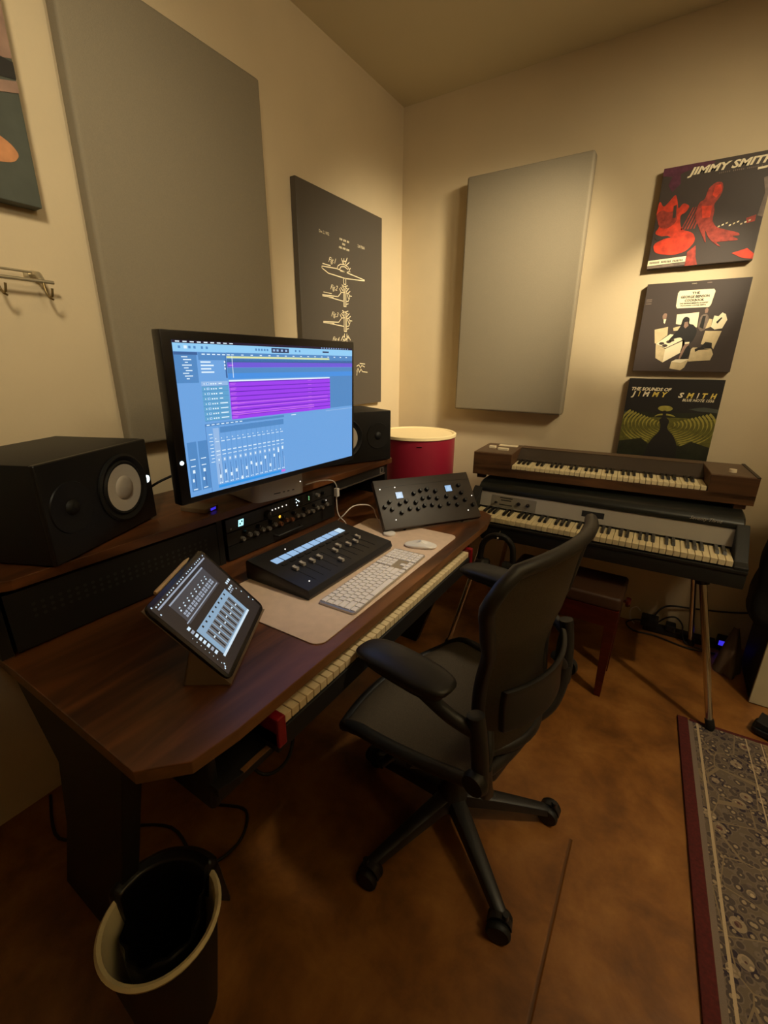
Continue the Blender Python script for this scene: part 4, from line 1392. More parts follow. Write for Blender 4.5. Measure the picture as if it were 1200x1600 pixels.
# ------------------------------------------------------------------ tablet on its folio stand with stylus
ta, tt = 0.584, 0.725
td = Vector((-sin(ta), cos(ta), 0))
tn = Vector((cos(ta), sin(ta), 0))
tu = Vector((0, 0, 1)) * cos(tt) - tn * sin(tt)
TW, TH = 0.281, 0.215
to_ = Vector((0.878, -2.133, 0.764))
NN = td.cross(tu)
NN = NN if NN.dot(tn) > 0 else -NN
TT = frame(to_, td, NN)
t = thing('tablet', 'black tablet showing mixer faders on a taupe folio at the near desk end', 'tablet', (0.87, -2.13, DZ))
MB().prism([(x + TW / 2, y + TH / 2) for x, y in rrect(TW, TH, 0.017, 6)], -0.007, 0.0, T=TT).build('body', M['tabbody'], t, bevel=0.001, smooth=30)
tb = MB()
tnames = ['tab_black', 'tab_blue', 'tab_grey', 'tab_white', 'tab_panel', 'tab_slot', 'tab_line']
TI = {n_: i for i, n_ in enumerate(tnames)}


def tr(c, u0, v0, u1, v1, k=1):
    tb.cur = TI[c]
    tb.poly([TT @ Vector((u * TW, v * TH, 0.0003 + 0.00025 * k)) for u, v in ((u0, v0), (u1, v0), (u1, v1), (u0, v1))])


tr('tab_black', 0.035, 0.045, 0.965, 0.955, 0)
for i in range(26):
    if i % 5 != 4:
        tr('tab_white', 0.08 + i * 0.034, 0.928, 0.095 + i * 0.034, 0.940, 1)
tr('tab_line', 0.08, 0.895, 0.93, 0.912, 1)
tr('tab_panel', 0.18, 0.60, 0.80, 0.865, 1)
tr('tab_line', 0.18, 0.845, 0.80, 0.860, 2)
tr('tab_line', 0.16, 0.618, 0.78, 0.63, 2)
for i in range(8):
    u = 0.215 + i * 0.070
    tr('tab_white', u, 0.735, u + 0.018, 0.75, 2)
    tr('tab_white', u + 0.012, 0.765, u + 0.03, 0.775, 2)
    for j in range(2):
        tr('tab_line', u, 0.655 + j * 0.032, u + 0.024, 0.679 + j * 0.032, 2)
        tr('tab_line', u + 0.030, 0.655 + j * 0.032, u + 0.054, 0.679 + j * 0.032, 2)
tr('tab_blue', 0.165, 0.17, 0.79, 0.515, 1)
for i in range(8):
    u = 0.235 + i * 0.068
    tr('tab_slot', u, 0.475, u + 0.02, 0.497, 2)
    tr('tab_grey', u - 0.022, 0.19, u + 0.034, 0.43, 2)
    tr('tab_slot', u, 0.20, u + 0.014, 0.425, 3)
    tr('tab_white', u - 0.006, 0.33 - 0.02 * (i % 2), u + 0.02, 0.345 - 0.02 * (i % 2), 4)
tr('tab_white', 0.15, 0.150, 0.79, 0.176, 3)
for i in range(8):
    v = 0.57 - i * 0.048
    tr('tab_line' if i in (1, 6) else 'tab_white', 0.112, v, 0.148, v + 0.030, 2)
    tr('tab_white', 0.075, 0.50 - i * 0.05, 0.083, 0.508 - i * 0.05, 2)
for i in range(3):
    tr('tab_white', 0.86 + i * 0.032, 0.52, 0.882 + i * 0.032, 0.55, 2)
    tr('tab_white', 0.82 + i * 0.03, 0.46, 0.84 + i * 0.03, 0.485, 2)
    tr('tab_line', 0.80 + i * 0.03, 0.43, 0.82 + i * 0.03, 0.45, 2)
for u, v in ((0.91, 0.40), (0.93, 0.33), (0.94, 0.22), (0.955, 0.16), (0.05, 0.95), (0.06, 0.85), (0.09, 0.12), (0.06, 0.09), (0.075, 0.10)):
    tr('tab_white', u - 0.006, v, u + 0.006, v + 0.015, 2)
tb.build('screen', [M[n_] for n_ in tnames], t, fixn=False)
# folio: flap on the back, base wing on the desk
e0 = TT @ Vector((0.0, 0.0, -0.0075))
e1 = TT @ Vector((TW, 0.0, -0.0075))
h0 = TT @ Vector((0.0, TH * 0.46, -0.0075))
h1 = TT @ Vector((TW, TH * 0.46, -0.0075))
bk = Vector((-tn.x, -tn.y, 0)) * 0.088
g0 = Vector((e0.x, e0.y, DZ + 0.0015)) + bk
g1 = Vector((e1.x, e1.y, DZ + 0.0015)) + bk
f0 = Vector((e0.x, e0.y, DZ + 0.0015)) + Vector((tn.x, tn.y, 0)) * 0.006
f1 = Vector((e1.x, e1.y, DZ + 0.0015)) + Vector((tn.x, tn.y, 0)) * 0.006


def slab(a, b, c, d, th, nv):
    nv = Vector(nv).normalized() * th
    P = [Vector(x) for x in (a, b, c, d)]
    q_ = MB()
    q_.add(P + [p + nv for p in P], [(0, 1, 2, 3), (7, 6, 5, 4), (0, 4, 5, 1), (1, 5, 6, 2), (2, 6, 7, 3), (3, 7, 4, 0)])
    return q_


slab(f0, f1, g1, g0, 0.003, (0, 0, 1)).build('folio_base', M['folio'], t)
slab(g0, g1, h1, h0, 0.003, tn).build('folio_leg', M['folio'], t)
mb = MB()
mb.poly([f0 + Vector((0, 0, .003)), g0 + Vector((0, 0, .003)), h0])
q0, q1, q2 = f0 + Vector((0, 0, .003)), g0 + Vector((0, 0, .003)), h0
off = td * 0.002
mb = MB().add([q0, q1, q2, q0 + off, q1 + off, q2 + off], [(0, 1, 2), (5, 4, 3), (0, 3, 4, 1), (1, 4, 5, 2), (2, 5, 3, 0)])
mb.build('folio_gusset', M['folio'], t)
slab(TT @ Vector((0, 0, -0.0072)), TT @ Vector((TW, 0, -0.0072)), TT @ Vector((TW, TH, -0.0072)), TT @ Vector((0, TH, -0.0072)), 0.002, -NN).build('folio_back', M['folio'], t, bevel=0.0005)
ps, pe = TT @ Vector((0.205 * TW, TH + 0.0048, -0.0035)), TT @ Vector((0.795 * TW, TH + 0.0048, -0.0035))
dd = (pe - ps).normalized()
o = MB().tube([ps, ps + dd * 0.004, pe - dd * 0.02, pe], [0.0035, 0.0045, 0.0045, 0.0016], 10).build('stylus', M['pencil'], None, smooth=50)
tag(o, 'white stylus clinging to the top edge of the tablet', 'stylus')

# ================================================================== piano keys helper
def make_keys(t_, x0, n_white, pitch, y_front, y_back, z, first, wm, bm_, drop=0.018, blk_len=0.62, blk_h=0.010, axis=0):
    """white and black keys in the thing's local space; x along the keyboard, y_back behind y_front. first: letter of lowest key."""
    L = y_back - y_front
    wq = MB()
    g = 0.0009
    wq.bx(g, 0, -drop, pitch - g, L, 0)
    wmesh = wq.mesh('white_key', wm, bevel=0.0012, seg=1)
    bw = pitch * 0.55
    bq = MB()
    bl_ = L * blk_len
    bq.add([(-bw / 2, 0, 0), (bw / 2, 0, 0), (bw / 2, bl_, 0), (-bw / 2, bl_, 0), (-bw * .4, .010, blk_h), (bw * .4, .010, blk_h), (bw * .4, bl_, blk_h), (-bw * .4, bl_, blk_h)],
           [(3, 2, 1, 0), (4, 5, 6, 7), (0, 1, 5, 4), (1, 2, 6, 5), (2, 3, 7, 6), (3, 0, 4, 7)])
    bmesh_ = bq.mesh('black_key', bm_)
    letters = 'CDEFGAB'
    k = letters.index(first)
    for i in range(n_white):
        inst(wmesh, 'white_key', t_, (x0 + i * pitch, y_front, z))
        if letters[(k + i) % 7] not in 'EB' and i < n_white - 1:
            inst(bmesh_, 'black_key', t_, (x0 + (i + 1) * pitch, y_front + L * (1 - blk_len), z))


# ================================================================== stage keyboard on the desk's tray
# local x runs along world +y (from near to far), local y runs toward -x (away from the player)
t = thing('tray_keyboard', 'long stage keyboard with red end cheeks on the tray under the desk edge', 'keyboard', (0.986, -2.125, 0.636), pi / 2)
Lk = 0.994
make_keys(t, 0.024, 43, 0.0220, 0.0, 0.13, 0.070, 'E', M['keycream'], M['ebony'], drop=0.020)
MB().bx(0.0, -0.004, 0.0, Lk, 0.30, 0.048).build('keybed', M['black'], t, world=False, bevel=0.002)
MB().bx(0.022, 0.135, 0.048, Lk - 0.022, 0.30, 0.074).build('control_panel', M['red'], t, world=False, bevel=0.002)
for x0 in (0.0, Lk - 0.022):
    MB().bx(x0, -0.008, 0.012, x0 + 0.022, 0.30, 0.080).build('end_cheek', M['red'], t, world=False, bevel=0.004)

# ================================================================== electric piano (back wall)
t = thing('electric_piano', 'black stage electric piano with silver front rail on splayed chrome legs', 'piano', (0.80, -0.69, 0.0), R(1.0))
# local: x along the keyboard, y toward the back wall
EL = 1.055
zk = 0.690
make_keys(t, 0.008, 43, 0.0233, 0.0, 0.138, zk, 'E', M['ivory'], M['ebony'], drop=0.022, blk_h=0.011)
MB().bx(-0.035, -0.012, 0.592, EL, 0.56, 0.652).build('keybed', M['tolex'], t, world=False, bevel=0.006, smooth=30)
MB().bx(-0.035, -0.016, 0.652, EL, 0.0, 0.664).build('key_slip', M['tolex'], t, world=False, bevel=0.002)
for x0 in (-0.035, 1.013):
    MB().prism([(-0.012, 0.652), (0.10, 0.652), (0.13, 0.70), (0.155, 0.79), (0.02, 0.685), (-0.012, 0.675)], x0, x0 + 0.042, 'x').build('cheek_block', M['tolex'], t, world=False, bevel=0.004)
MB().bx(-0.03, 0.138, 0.65, EL - 0.005, 0.56, 0.70).build('harp_case', M['black'], t, world=False)
TR = frame((0.0, 0.134, 0.700), (1, 0, 0), (0, -0.95, 0.28))   # tilted name rail: local y up the slope
MB().bx(-0.002, 0, -0.004, 1.035, 0.070, 0.0, TR).build('name_rail', M['rail'], t, world=False, bevel=0.001)
pl = MB().bx(0.058, 0.004, 0.0, 0.272, 0.058, 0.0015, TR).build('control_plate', M['railplate'], t, world=False, bevel=0.0004)
kq = knob_mesh(0.0085, 0.012, M['knob'], top=M['chrome'])
for x in (0.192, 0.236):
    c_ = TR @ Vector((x, 0.031, 0.0016))
    inst(kq, 'knob', pl, c_, TR.to_euler())
mb = MB()
for x0, w_, yv in ((0.10, 0.06, 0.047), (0.105, 0.05, 0.036), (0.10, 0.062, 0.014)):
    mb.bx(x0, yv, 0.0016, x0 + w_, yv + 0.005, 0.002, TR)
mb.build('control_print', M['black'], pl, world=False)
MB().cyl(TR @ Vector((0.085, 0.024, 0.0)), TR @ Vector((0.085, 0.024, 0.02)), 0.005, n=10).build('jack_plug', M['black'], pl, world=False)
MB().bx(0.47, 0.024, 0.0, 0.56, 0.050, 0.001, TR).build('badge', M['black'], t, world=False)
lidp = [(0.146, 0.769), (0.150, 0.790), (0.172, 0.808), (0.215, 0.816), (0.56, 0.816), (0.57, 0.800), (0.57, 0.70), (0.165, 0.70), (0.165, 0.769)]
MB().prism(lidp, -0.012, 1.040, 'x').build('lid', M['lid'], t, world=False, bevel=0.010, seg=3, smooth=40)
mb = MB().text('Seventy Three', (0.862, 0.1440, 0.784), (1, 0, 0.0), (0, 0.20, 0.98), 0.105, 0.013, 0.45)
mb.build('script_badge', M['rail'], t, world=False, fixn=False)
legs = [((0.935, 0.030, 0.60), (1.068, -0.062, 0.0102)), ((0.085, 0.030, 0.60), (-0.03, -0.10, 0.0)), ((0.935, 0.50, 0.60), (1.03, 0.57, 0.0)), ((0.085, 0.50, 0.60), (0.0, 0.57, 0.0))]
for a, b in legs:
    a, b = Vector(a), Vector(b)
    d_ = (b - a).normalized()
    lg = MB().tube([a, b - d_ * 0.035], [0.0135, 0.0125], 14).build('leg', M['chrome'], t, world=False, smooth=50)
    MB().tube([b - d_ * 0.04, Vector((b.x, b.y, b.z + 0.012)), Vector((b.x, b.y, b.z))], [0.016, 0.0165, 0.014], 12).build('rubber_foot', M['rubber'], lg, world=False, smooth=50)
    MB().cyl(a - d_ * 0.0, a + d_ * 0.03, 0.022, n=14).build('leg_flange', M['black'], lg, world=False)

# ================================================================== walnut keyboard on top (clavinet-style)
ca = atan2(-0.403 + 0.492, 1.863 - 0.729)
t = thing('walnut_keyboard', 'walnut electric keyboard with cream switches standing on the black electric piano', 'keyboard', (0.729, -0.492, 0.816), ca)
CW, CD, CH = 1.137, 0.295, 0.131
zc = 0.020                     # body raised on feet
kx0, kx1 = 0.186, 0.978
MB().bx(0, 0, zc, CW, CD, zc + 0.022).build('bottom_board', M['clavwood'], t, world=False, bevel=0.002)
MB().bx(0, 0, zc + 0.02, CW, 0.014, zc + 0.040).build('front_rail', M['clavwood'], t, world=False, bevel=0.001)
MB().bx(0.0, 0.0, zc + 0.020, kx0, CD, CH).build('left_block', M['clavwood'], t, world=False, bevel=0.002)
MB().bx(kx1, 0.0, zc + 0.020, CW, CD, CH).build('right_block', M['clavwood'], t, world=False, bevel=0.002)
MB().bx(0.008, 0.008, CH, kx0 - 0.002, CD - 0.008, CH + 0.0015).build('left_panel', M['clavtop'], t, world=False)
MB().bx(kx1 + 0.002, 0.008, CH, CW - 0.012, CD - 0.008, CH + 0.0015).build('right_panel', M['clavtop'], t, world=False)
MB().prism([(0.135, zc + 0.02), (CD, zc + 0.02), (CD, CH), (0.225, CH), (0.145, 0.092), (0.135, 0.088)], kx0, kx1, 'x').build('rear_hood', M['clavdark'], t, world=False, bevel=0.001)
MB().bx(kx0, 0.222, CH, kx1, CD - 0.004, CH + 0.002).build('hood_top', M['clavtop'], t, world=False)
MB().bx(CW - 0.012, 0.0, CH, CW, CD, CH + 0.004).build('edge_trim', M['clavdark'], t, world=False)
make_keys(t, kx0 + 0.003, 36, (kx1 - kx0 - 0.006) / 36, 0.004, 0.136, 0.079, 'F', M['ivory'], M['ebony'], drop=0.018, blk_h=0.010)
MB().bx(0.07, 0.21, CH + 0.0015, 0.165, 0.25, CH + 0.006).build('switch_bank', M['switch'], t, world=False, bevel=0.001)
for x, y in ((0.040, 0.125), (0.095, 0.085)):
    MB().bx(x, y, CH + 0.0015, x + 0.034 + 0.018 * (x > 0.05), y + 0.026, CH + 0.013).build('rocker_switch', M['switch'], t, world=False, bevel=0.002)
MB().lathe([(0.014, 0), (0.013, 0.012), (0.0005, 0.013)], 16, T=Matrix.Translation((1.06, 0.085, CH + 0.0015))).build('volume_knob', M['switch'], t, world=False, smooth=40)
for x in (0.02, CW - 0.06):
    for y in (0.012, CD - 0.05):
        MB().bx(x, y, 0.0, x + 0.04, y + 0.036, zc).build('foot', M['clavwood'], t, world=False, bevel=0.002)

# ================================================================== piano bench
t = thing('piano_bench', 'mahogany piano bench with a brown leather top in front of the electric piano', 'bench', (1.26, -0.645, 0), R(-1.5))
bw_, bd_ = 0.235, 0.125
MB().prism(rrect(2 * bw_, 2 * bd_, 0.02, 4), 0.425, 0.480).build('seat_pad', M['leather'], t, world=False, bevel=0.014, seg=3, smooth=50)
for s_ in (-1, 1):
    MB().bx(-bw_ + 0.01, s_ * (bd_ - 0.012) - 0.009, 0.345, bw_ - 0.01, s_ * (bd_ - 0.012) + 0.009, 0.425).build('apron', M['mahog'], t, world=False, bevel=0.001)
    MB().bx(s_ * (bw_ - 0.014) - 0.009, -bd_ + 0.01, 0.345, s_ * (bw_ - 0.014) + 0.009, bd_ - 0.01, 0.425).build('apron', M['mahog'], t, world=False, bevel=0.001)
for sx_ in (-1, 1):
    for sy_ in (-1, 1):
        x, y = sx_ * (bw_ - 0.026), sy_ * (bd_ - 0.024)
        MB().add([(x - .022, y - .022, .424), (x + .022, y - .022, .424), (x + .022, y + .022, .424), (x - .022, y + .022, .424), (x - .013, y - .013, 0), (x + .013, y - .013, 0), (x + .013, y + .013, 0), (x - .013, y + .013, 0)],
                 [(0, 1, 2, 3), (7, 6, 5, 4), (0, 4, 5, 1), (1, 5, 6, 2), (2, 6, 7, 3), (3, 7, 4, 0)]).build('leg', M['mahog'], t, world=False, bevel=0.002)
for s_ in (-1, 1):
    MB().lathe([(0.006, 0), (0.006, 0.012), (0.020, 0.014), (0.022, 0.024), (0.017, 0.032), (0.0005, 0.033)], 16, T=frame((s_ * (bw_ - 0.006), 0.03, 0.405), (0, 1, 0), (s_, 0, 0))).build('height_knob', M['mahog'], t, world=False, smooth=40)

# ================================================================== headphones hanging under the piano
t = thing('headphones', 'black headphones hanging below the left end of the electric piano', 'headphones', (0.985, -0.805, 0.058), R(12))
MB().tube([(0.0, 0.100, 0.588), (0, 0.05, 0.588), (0, 0.015, 0.582), (0, -0.016, 0.582), (0, -0.020, 0.594)], 0.004, 8).build('hanger', M['chrome'], t, world=False, smooth=50)
arc = [(0.068 * cos(a), 0, 0.520 + 0.078 * sin(a)) for a in [pi * i / 18 for i in range(19)]]
arc = [(0.070, 0, 0.47), (0.070, 0, 0.495)] + arc + [(-0.070, 0, 0.495), (-0.070, 0, 0.47)]
MB().tube(arc, 0.013, 12, flat=(Vector((0, 0, 1)), 1.0)).build('headband', M['rubber'], t, world=False, smooth=60)
for s_ in (-1, 1):
    T4 = frame((s_ * 0.068, 0, 0.44), (0, 1, 0), (s_, 0, 0.12))
    cup = MB().lathe([(0.036, -0.02), (0.042, -0.012), (0.042, 0.0), (0.040, 0.016), (0.030, 0.024), (0.0005, 0.026)], 24, T=T4).build('ear_cup', M['spkface'], t, world=False, smooth=50)
    MB().lathe([(0.022, -0.020), (0.034, -0.038), (0.043, -0.030), (0.042, -0.014)], 24, T=T4, caps=False).build('ear_cushion', M['rubber'], cup, world=False, smooth=60)
    MB().lathe([(0.020, 0.0262), (0.019, 0.028), (0.0005, 0.0285)], 16, T=T4).build('cup_badge', M['chrome'], cup, world=False, smooth=50)

# ================================================================== red drum in the corner
t = thing('floor_drum', 'red drum with a cream head standing in the corner behind the far speaker', 'drum', (0.34, -0.38, 0))
DR, DT = 0.215, 1.00
Td = Matrix.Translation((0.34, -0.38, 0))
MB().lathe([(DR, 0.30), (DR, DT - 0.018)], 48, T=Td).build('shell', M['drumred'], t, smooth=40)
MB().lathe([(DR + 0.001, DT - 0.02), (DR + 0.006, DT - 0.018), (DR + 0.006, DT - 0.004), (DR, DT), (DR - 0.012, DT - 0.002), (DR - 0.015, DT - 0.006), (0.0005, DT - 0.006)], 48, T=Td, caps=False).build('head', M['drumhead'], t, smooth=50)
for k in range(3):
    a = 0.5 + k * 2 * pi / 3
    MB().tube([(0.34 + (DR + 0.014) * cos(a), -0.38 + (DR + 0.014) * sin(a), 0.62), (0.34 + (DR + 0.014) * cos(a), -0.38 + (DR + 0.014) * sin(a), 0.0)], 0.008, 10).build('leg', M['chrome'], t, smooth=50)
    MB().bx(-0.018, -0.03, 0.50, 0.022, 0.03, 0.58, Td @ Matrix.Rotation(a, 4, 'Z') @ Matrix.Translation((DR, 0, 0))).build('leg_bracket', M['chrome'], t)
a = -1.0
MB().bx(-0.001, -0.014, DT - 0.052, 0.002, 0.014, DT - 0.048, Td @ Matrix.Rotation(a, 4, 'Z') @ Matrix.Translation((DR, 0, 0))).build('badge', M['chrome'], t)

# ================================================================== rug
t = thing('oriental_rug', 'patterned oriental rug with dark red edge on the right of the floor', 'rug', (1.762, -0.712, 0), atan2(1.0, -0.048) - pi / 2)
# local: y runs back toward the camera (negative), x to the right
MB().bx(0.034, -2.6, 0.0, 1.55, -0.012, 0.008).build('woven_field', M['rug'], t, world=False)
MB().bx(0.0, -2.6, 0.0, 0.036, 0.0, 0.010).build('red_edge', M['rugred'], t, world=False, bevel=0.003)
MB().bx(0.042, -0.014, 0.0, 1.55, 0.0, 0.0095).build('end_binding', M['rugred'], t, world=False, bevel=0.003)

# ================================================================== office chair
CB = Vector((1.158, -1.603, 0.0))
ca_ = atan2(0.17, -0.985)
t = thing('office_chair', 'black ergonomic mesh office chair turned toward the desk', 'office chair', tuple(CB), ca_)
leg0 = -0.725 - ca_
for k in range(5):
    a = leg0 + k * 2 * pi / 5
    ca2, sa2 = cos(a), sin(a)
    n_ = 8
    pts, rad = [], []
    mb = MB()
    secs = []
    for i in range(n_ + 1):
        q = i / n_
        rr_ = 0.03 + q * 0.272
        zt = 0.122 - 0.050 * q - 0.012 * q * q
        hw = 0.029 - 0.011 * q
        hh = 0.040 - 0.018 * q
        secs.append((rr_, zt, hw, hh))
    vs, fs = [], []
    for rr_, zt, hw, hh in secs:
        for yy, zz in ((-hw, zt - hh), (hw, zt - hh), (hw * 0.8, zt - 0.004), (hw * 0.35, zt), (-hw * 0.35, zt), (-hw * 0.8, zt - 0.004)):
            vs.append((rr_ * ca2 - yy * sa2, rr_ * sa2 + yy * ca2, zz))
    m6 = 6
    for i in range(n_):
        for j in range(m6):
            fs.append((i * m6 + j, i * m6 + (j + 1) % m6, (i + 1) * m6 + (j + 1) % m6, (i + 1) * m6 + j))
    fs.append(tuple(range(m6))[::-1])
    fs.append(tuple(n_ * m6 + j for j in range(m6)))
    mb.add(vs, fs)
    mb.build('base_leg', M['chair'], t, world=False, bevel=0.002, smooth=45)
    cx, cy = 0.316 * ca2, 0.316 * sa2
    sw = a + (0.9, -0.6, 0.3, 1.3, -1.1)[k]
    Tq = Matrix.Translation((cx, cy, 0)) @ Matrix.Rotation(sw, 4, 'Z')
    hd = MB().cyl((cx, cy, 0.040), (cx, cy, 0.078), 0.008, n=10)
    hood = []
    hd.prism([(0.031 * cos(q) - 0.012, 0.033 + 0.034 * sin(q)) for q in [pi * i / 10 for i in range(11)]], -0.008, 0.008, 'y', T=Tq)
    cst = hd.build('caster', M['chair'], t, world=False, smooth=40)
    for s_ in (-1, 1):
        MB().lathe([(0.012, -0.009), (0.028, -0.009), (0.0305, -0.005), (0.0305, 0.004), (0.027, 0.009), (0.0005, 0.010)], 20, T=Tq @ frame((-0.012, s_ * 0.018, 0.0305), (1, 0, 0), (0, s_, 0))).build('wheel', M['rubber'], cst, world=False, smooth=40)
MB().lathe([(0.040, 0.060), (0.046, 0.075), (0.046, 0.118), (0.038, 0.128), (0.030, 0.150), (0.028, 0.20)], 24).build('hub', M['chair'], t, world=False, smooth=40)
MB().lathe([(0.022, 0.19), (0.022, 0.29), (0.014, 0.29), (0.014, 0.36)], 20).build('gas_lift', M['black'], t, world=False, smooth=40)
MB().bx(-0.16, -0.075, 0.325, 0.11, 0.075, 0.385).build('tilt_mechanism', M['chair'], t, world=False, bevel=0.02, seg=3, smooth=40)
for s_ in (-1, 1):
    MB().tube([(0.06, s_ * 0.07, 0.352), (0.075, s_ * 0.15, 0.352), (0.085, s_ * 0.20, 0.345)], 0.006, 8).build('lever', M['black'], t, world=False, smooth=50)
    MB().cyl((0.085, s_ * 0.195, 0.345), (0.09, s_ * 0.235, 0.342), 0.014, 0.011, n=12).build('lever_knob', M['black'], t, world=False, smooth=50)


def seat_pt(u, v):
    """u across -1..1, v 0 (rear) .. 1 (front)"""
    x = -0.185 + v * 0.455
    w = 0.205 + 0.055 * sin(min(1, v * 1.25) * pi / 2) - 0.02 * max(0, v - 0.85) / 0.15
    z = 0.442 + 0.010 * abs(u) ** 3 - 0.020 * (1 - u * u) * sin(pi * min(1, v * 1.15)) - 0.050 * max(0, (v - 0.72) / 0.28) ** 2 + 0.012 * (1 - v)
    xr = x - 0.05 * max(0, v - 0.6) * u * u / 0.4 + 0.03 * (1 - v) ** 2 * u * u
    return Vector((xr, u * w, z))


MB().grid(lambda u, v: seat_pt(-0.97 + 1.94 * u, 0.01 + 0.98 * v), 18, 18, thick=(0, 0, -0.006)).build('seat_mesh', M['mesh'], t, world=False, smooth=60)
rim = [seat_pt(-1, i / 12) for i in range(13)] + [seat_pt(-1 + 2 * i / 12, 1) for i in range(1, 13)] + [seat_pt(1, 1 - i / 12) for i in range(1, 13)] + [seat_pt(1 - 2 * i / 12, 0) for i in range(1, 12)]
MB().tube([p + Vector((0, 0, -0.008)) for p in rim], 0.017, 10, closed=True).build('seat_frame', M['chair'], t, world=False, smooth=60)
for s_ in (-1, 1):
    MB().tube(smooth_path([(-0.05, s_ * 0.05, 0.36), (-0.03, s_ * 0.15, 0.375), (0.0, s_ * 0.225, 0.415)], 4), 0.016, 8).build('seat_strut', M['chair'], t, world=False, smooth=50)


def back_hw(q):
    """half width of the backrest by height fraction"""
    pts = [(0.0, 0.120), (0.05, 0.165), (0.15, 0.172), (0.35, 0.176), (0.55, 0.190), (0.75, 0.232), (0.88, 0.258), (0.95, 0.248), (1.0, 0.200)]
    for (a, b), (c, d) in zip(pts[:-1], pts[1:]):
        if q <= c:
            k = (q - a) / (c - a)
            k = k * k * (3 - 2 * k) * 0.4 + k * 0.6
            return b + (d - b) * k
    return pts[-1][1]


BZ0, BZ1 = 0.475, 0.995


def back_pt(u, q):
    z = BZ0 + (BZ1 - BZ0) * q
    x = -0.162 + 0.020 * sin(pi * min(1, q * 1.6)) - 0.045 * max(0, q - 0.35) ** 1.3 - 0.040 * (1 - u * u)
    x -= 0.02 * max(0, q - 0.86) / 0.14
    return Vector((x, u * back_hw(q) - 0.012, z))


MB().grid(lambda u, v: back_pt(-0.98 + 1.96 * u, 0.005 + 0.99 * v), 20, 26, thick=(-0.004, 0, 0)).build('back_mesh', M['mesh'], t, world=False, smooth=60)
rim = [back_pt(-1, i / 24) for i in range(25)] + [back_pt(-1 + 2 * i / 12, 1) + Vector((0, 0, 0.010 * (1 - (-1 + i / 6) ** 2))) for i in range(1, 12)] + [back_pt(1, 1 - i / 24) for i in range(25)] + [back_pt(1 - 2 * i / 10, 0) for i in range(1, 10)]
MB().tube(rim, [0.0155] * len(rim), 10, closed=True).build('back_frame', M['chair'], t, world=False, smooth=60)
MB().grid(lambda u, v: (lambda p: p + Vector((-0.035 - 0.01 * (1 - (2 * u - 1) ** 2), 0, 0)))(back_pt(-0.92 + 1.84 * u, 0.20 + 0.22 * v)), 16, 6, thick=(-0.014, 0, 0)).build('lumbar_pad', M['chair'], t, world=False, bevel=0.004, smooth=60)
for s_ in (-1, 1):
    yoke = smooth_path([(-0.08, s_ * 0.055, 0.362), (-0.14, s_ * 0.115, 0.385), (-0.185, s_ * 0.175, 0.425), (-0.198, s_ * 0.212, 0.48), (-0.198, s_ * 0.226, 0.55)], 5)
    MB().tube(yoke, 0.019, 10).build('back_yoke', M['chair'], t, world=False, smooth=60)
    MB().tube(smooth_path([(-0.198, s_ * 0.226, 0.54), (-0.196, s_ * 0.205, 0.57), (-0.180, s_ * 0.182, 0.60)], 4), 0.013, 8).build('back_link', M['chair'], t, world=False, smooth=60)
    MB().tube(smooth_path([(-0.198, s_ * 0.232, 0.485), (-0.198, s_ * 0.236, 0.54), (-0.190, s_ * 0.240, 0.62), (-0.180, s_ * 0.242, 0.675), (-0.178, s_ * 0.242, 0.685)], 4), [0.014] + [0.019] * 14 + [0.016, 0.009], 12).build('arm_post', M['chair'], t, world=False, smooth=60)
    ax = 0.052 if s_ < 0 else -0.006
    az = 0.030
    post = smooth_path([(-0.188, s_ * 0.240, 0.640), (-0.13, s_ * 0.262, 0.665), (-0.05, s_ * 0.266, 0.692), (0.03 + ax, s_ * 0.266, 0.700)], 5)
    MB().tube(post, 0.016, 10).build('arm_support', M['chair'], t, world=False, smooth=60)
    MB().lathe([(0.026, 0), (0.028, 0.01), (0.024, 0.022), (0.0005, 0.024)], 18, T=frame((-0.198, s_ * 0.248, 0.53), (1, 0, 0), (0, s_, 0))).build('height_dial', M['black'], t, world=False, smooth=50)

    def arm_fn(u, v, s_=s_, ax=ax, az=az):
        a = 2 * pi * u
        ce, se = cos(a), sin(a)
        L_, W_ = 0.128, 0.047
        ex = math.copysign(abs(ce) ** 0.6, ce)
        ey = math.copysign(abs(se) ** 0.6, se)
        k = v
        if k < 0.5:
            q = k / 0.5
            s2 = 0.86 + 0.14 * sin(q * pi / 2)
            z = 0.683 + az + 0.020 * q
        else:
            q = (k - 0.5) / 0.5
            s2 = cos(q * pi / 2) ** 0.7 if q < 1 else 0.0
            z = 0.703 + az + 0.017 * sin(q * pi / 2)
        x = ex * L_ * s2
        z -= 0.012 * max(0, x / L_) ** 2
        return (x + ax, s_ * 0.266 + ey * W_ * s2, z)
    q_ = MB().grid(arm_fn, 32, 14)
    q_.prism([(ax + 0.110 * math.copysign(abs(cos(a)) ** 0.6, cos(a)), s_ * 0.266 + 0.039 * math.copysign(abs(sin(a)) ** 0.6, sin(a))) for a in [i * pi / 12 for i in range(24)]], 0.676 + az, 0.690 + az)
    q_.build('arm_pad', M['chairarm'], t, world=False, smooth=50)

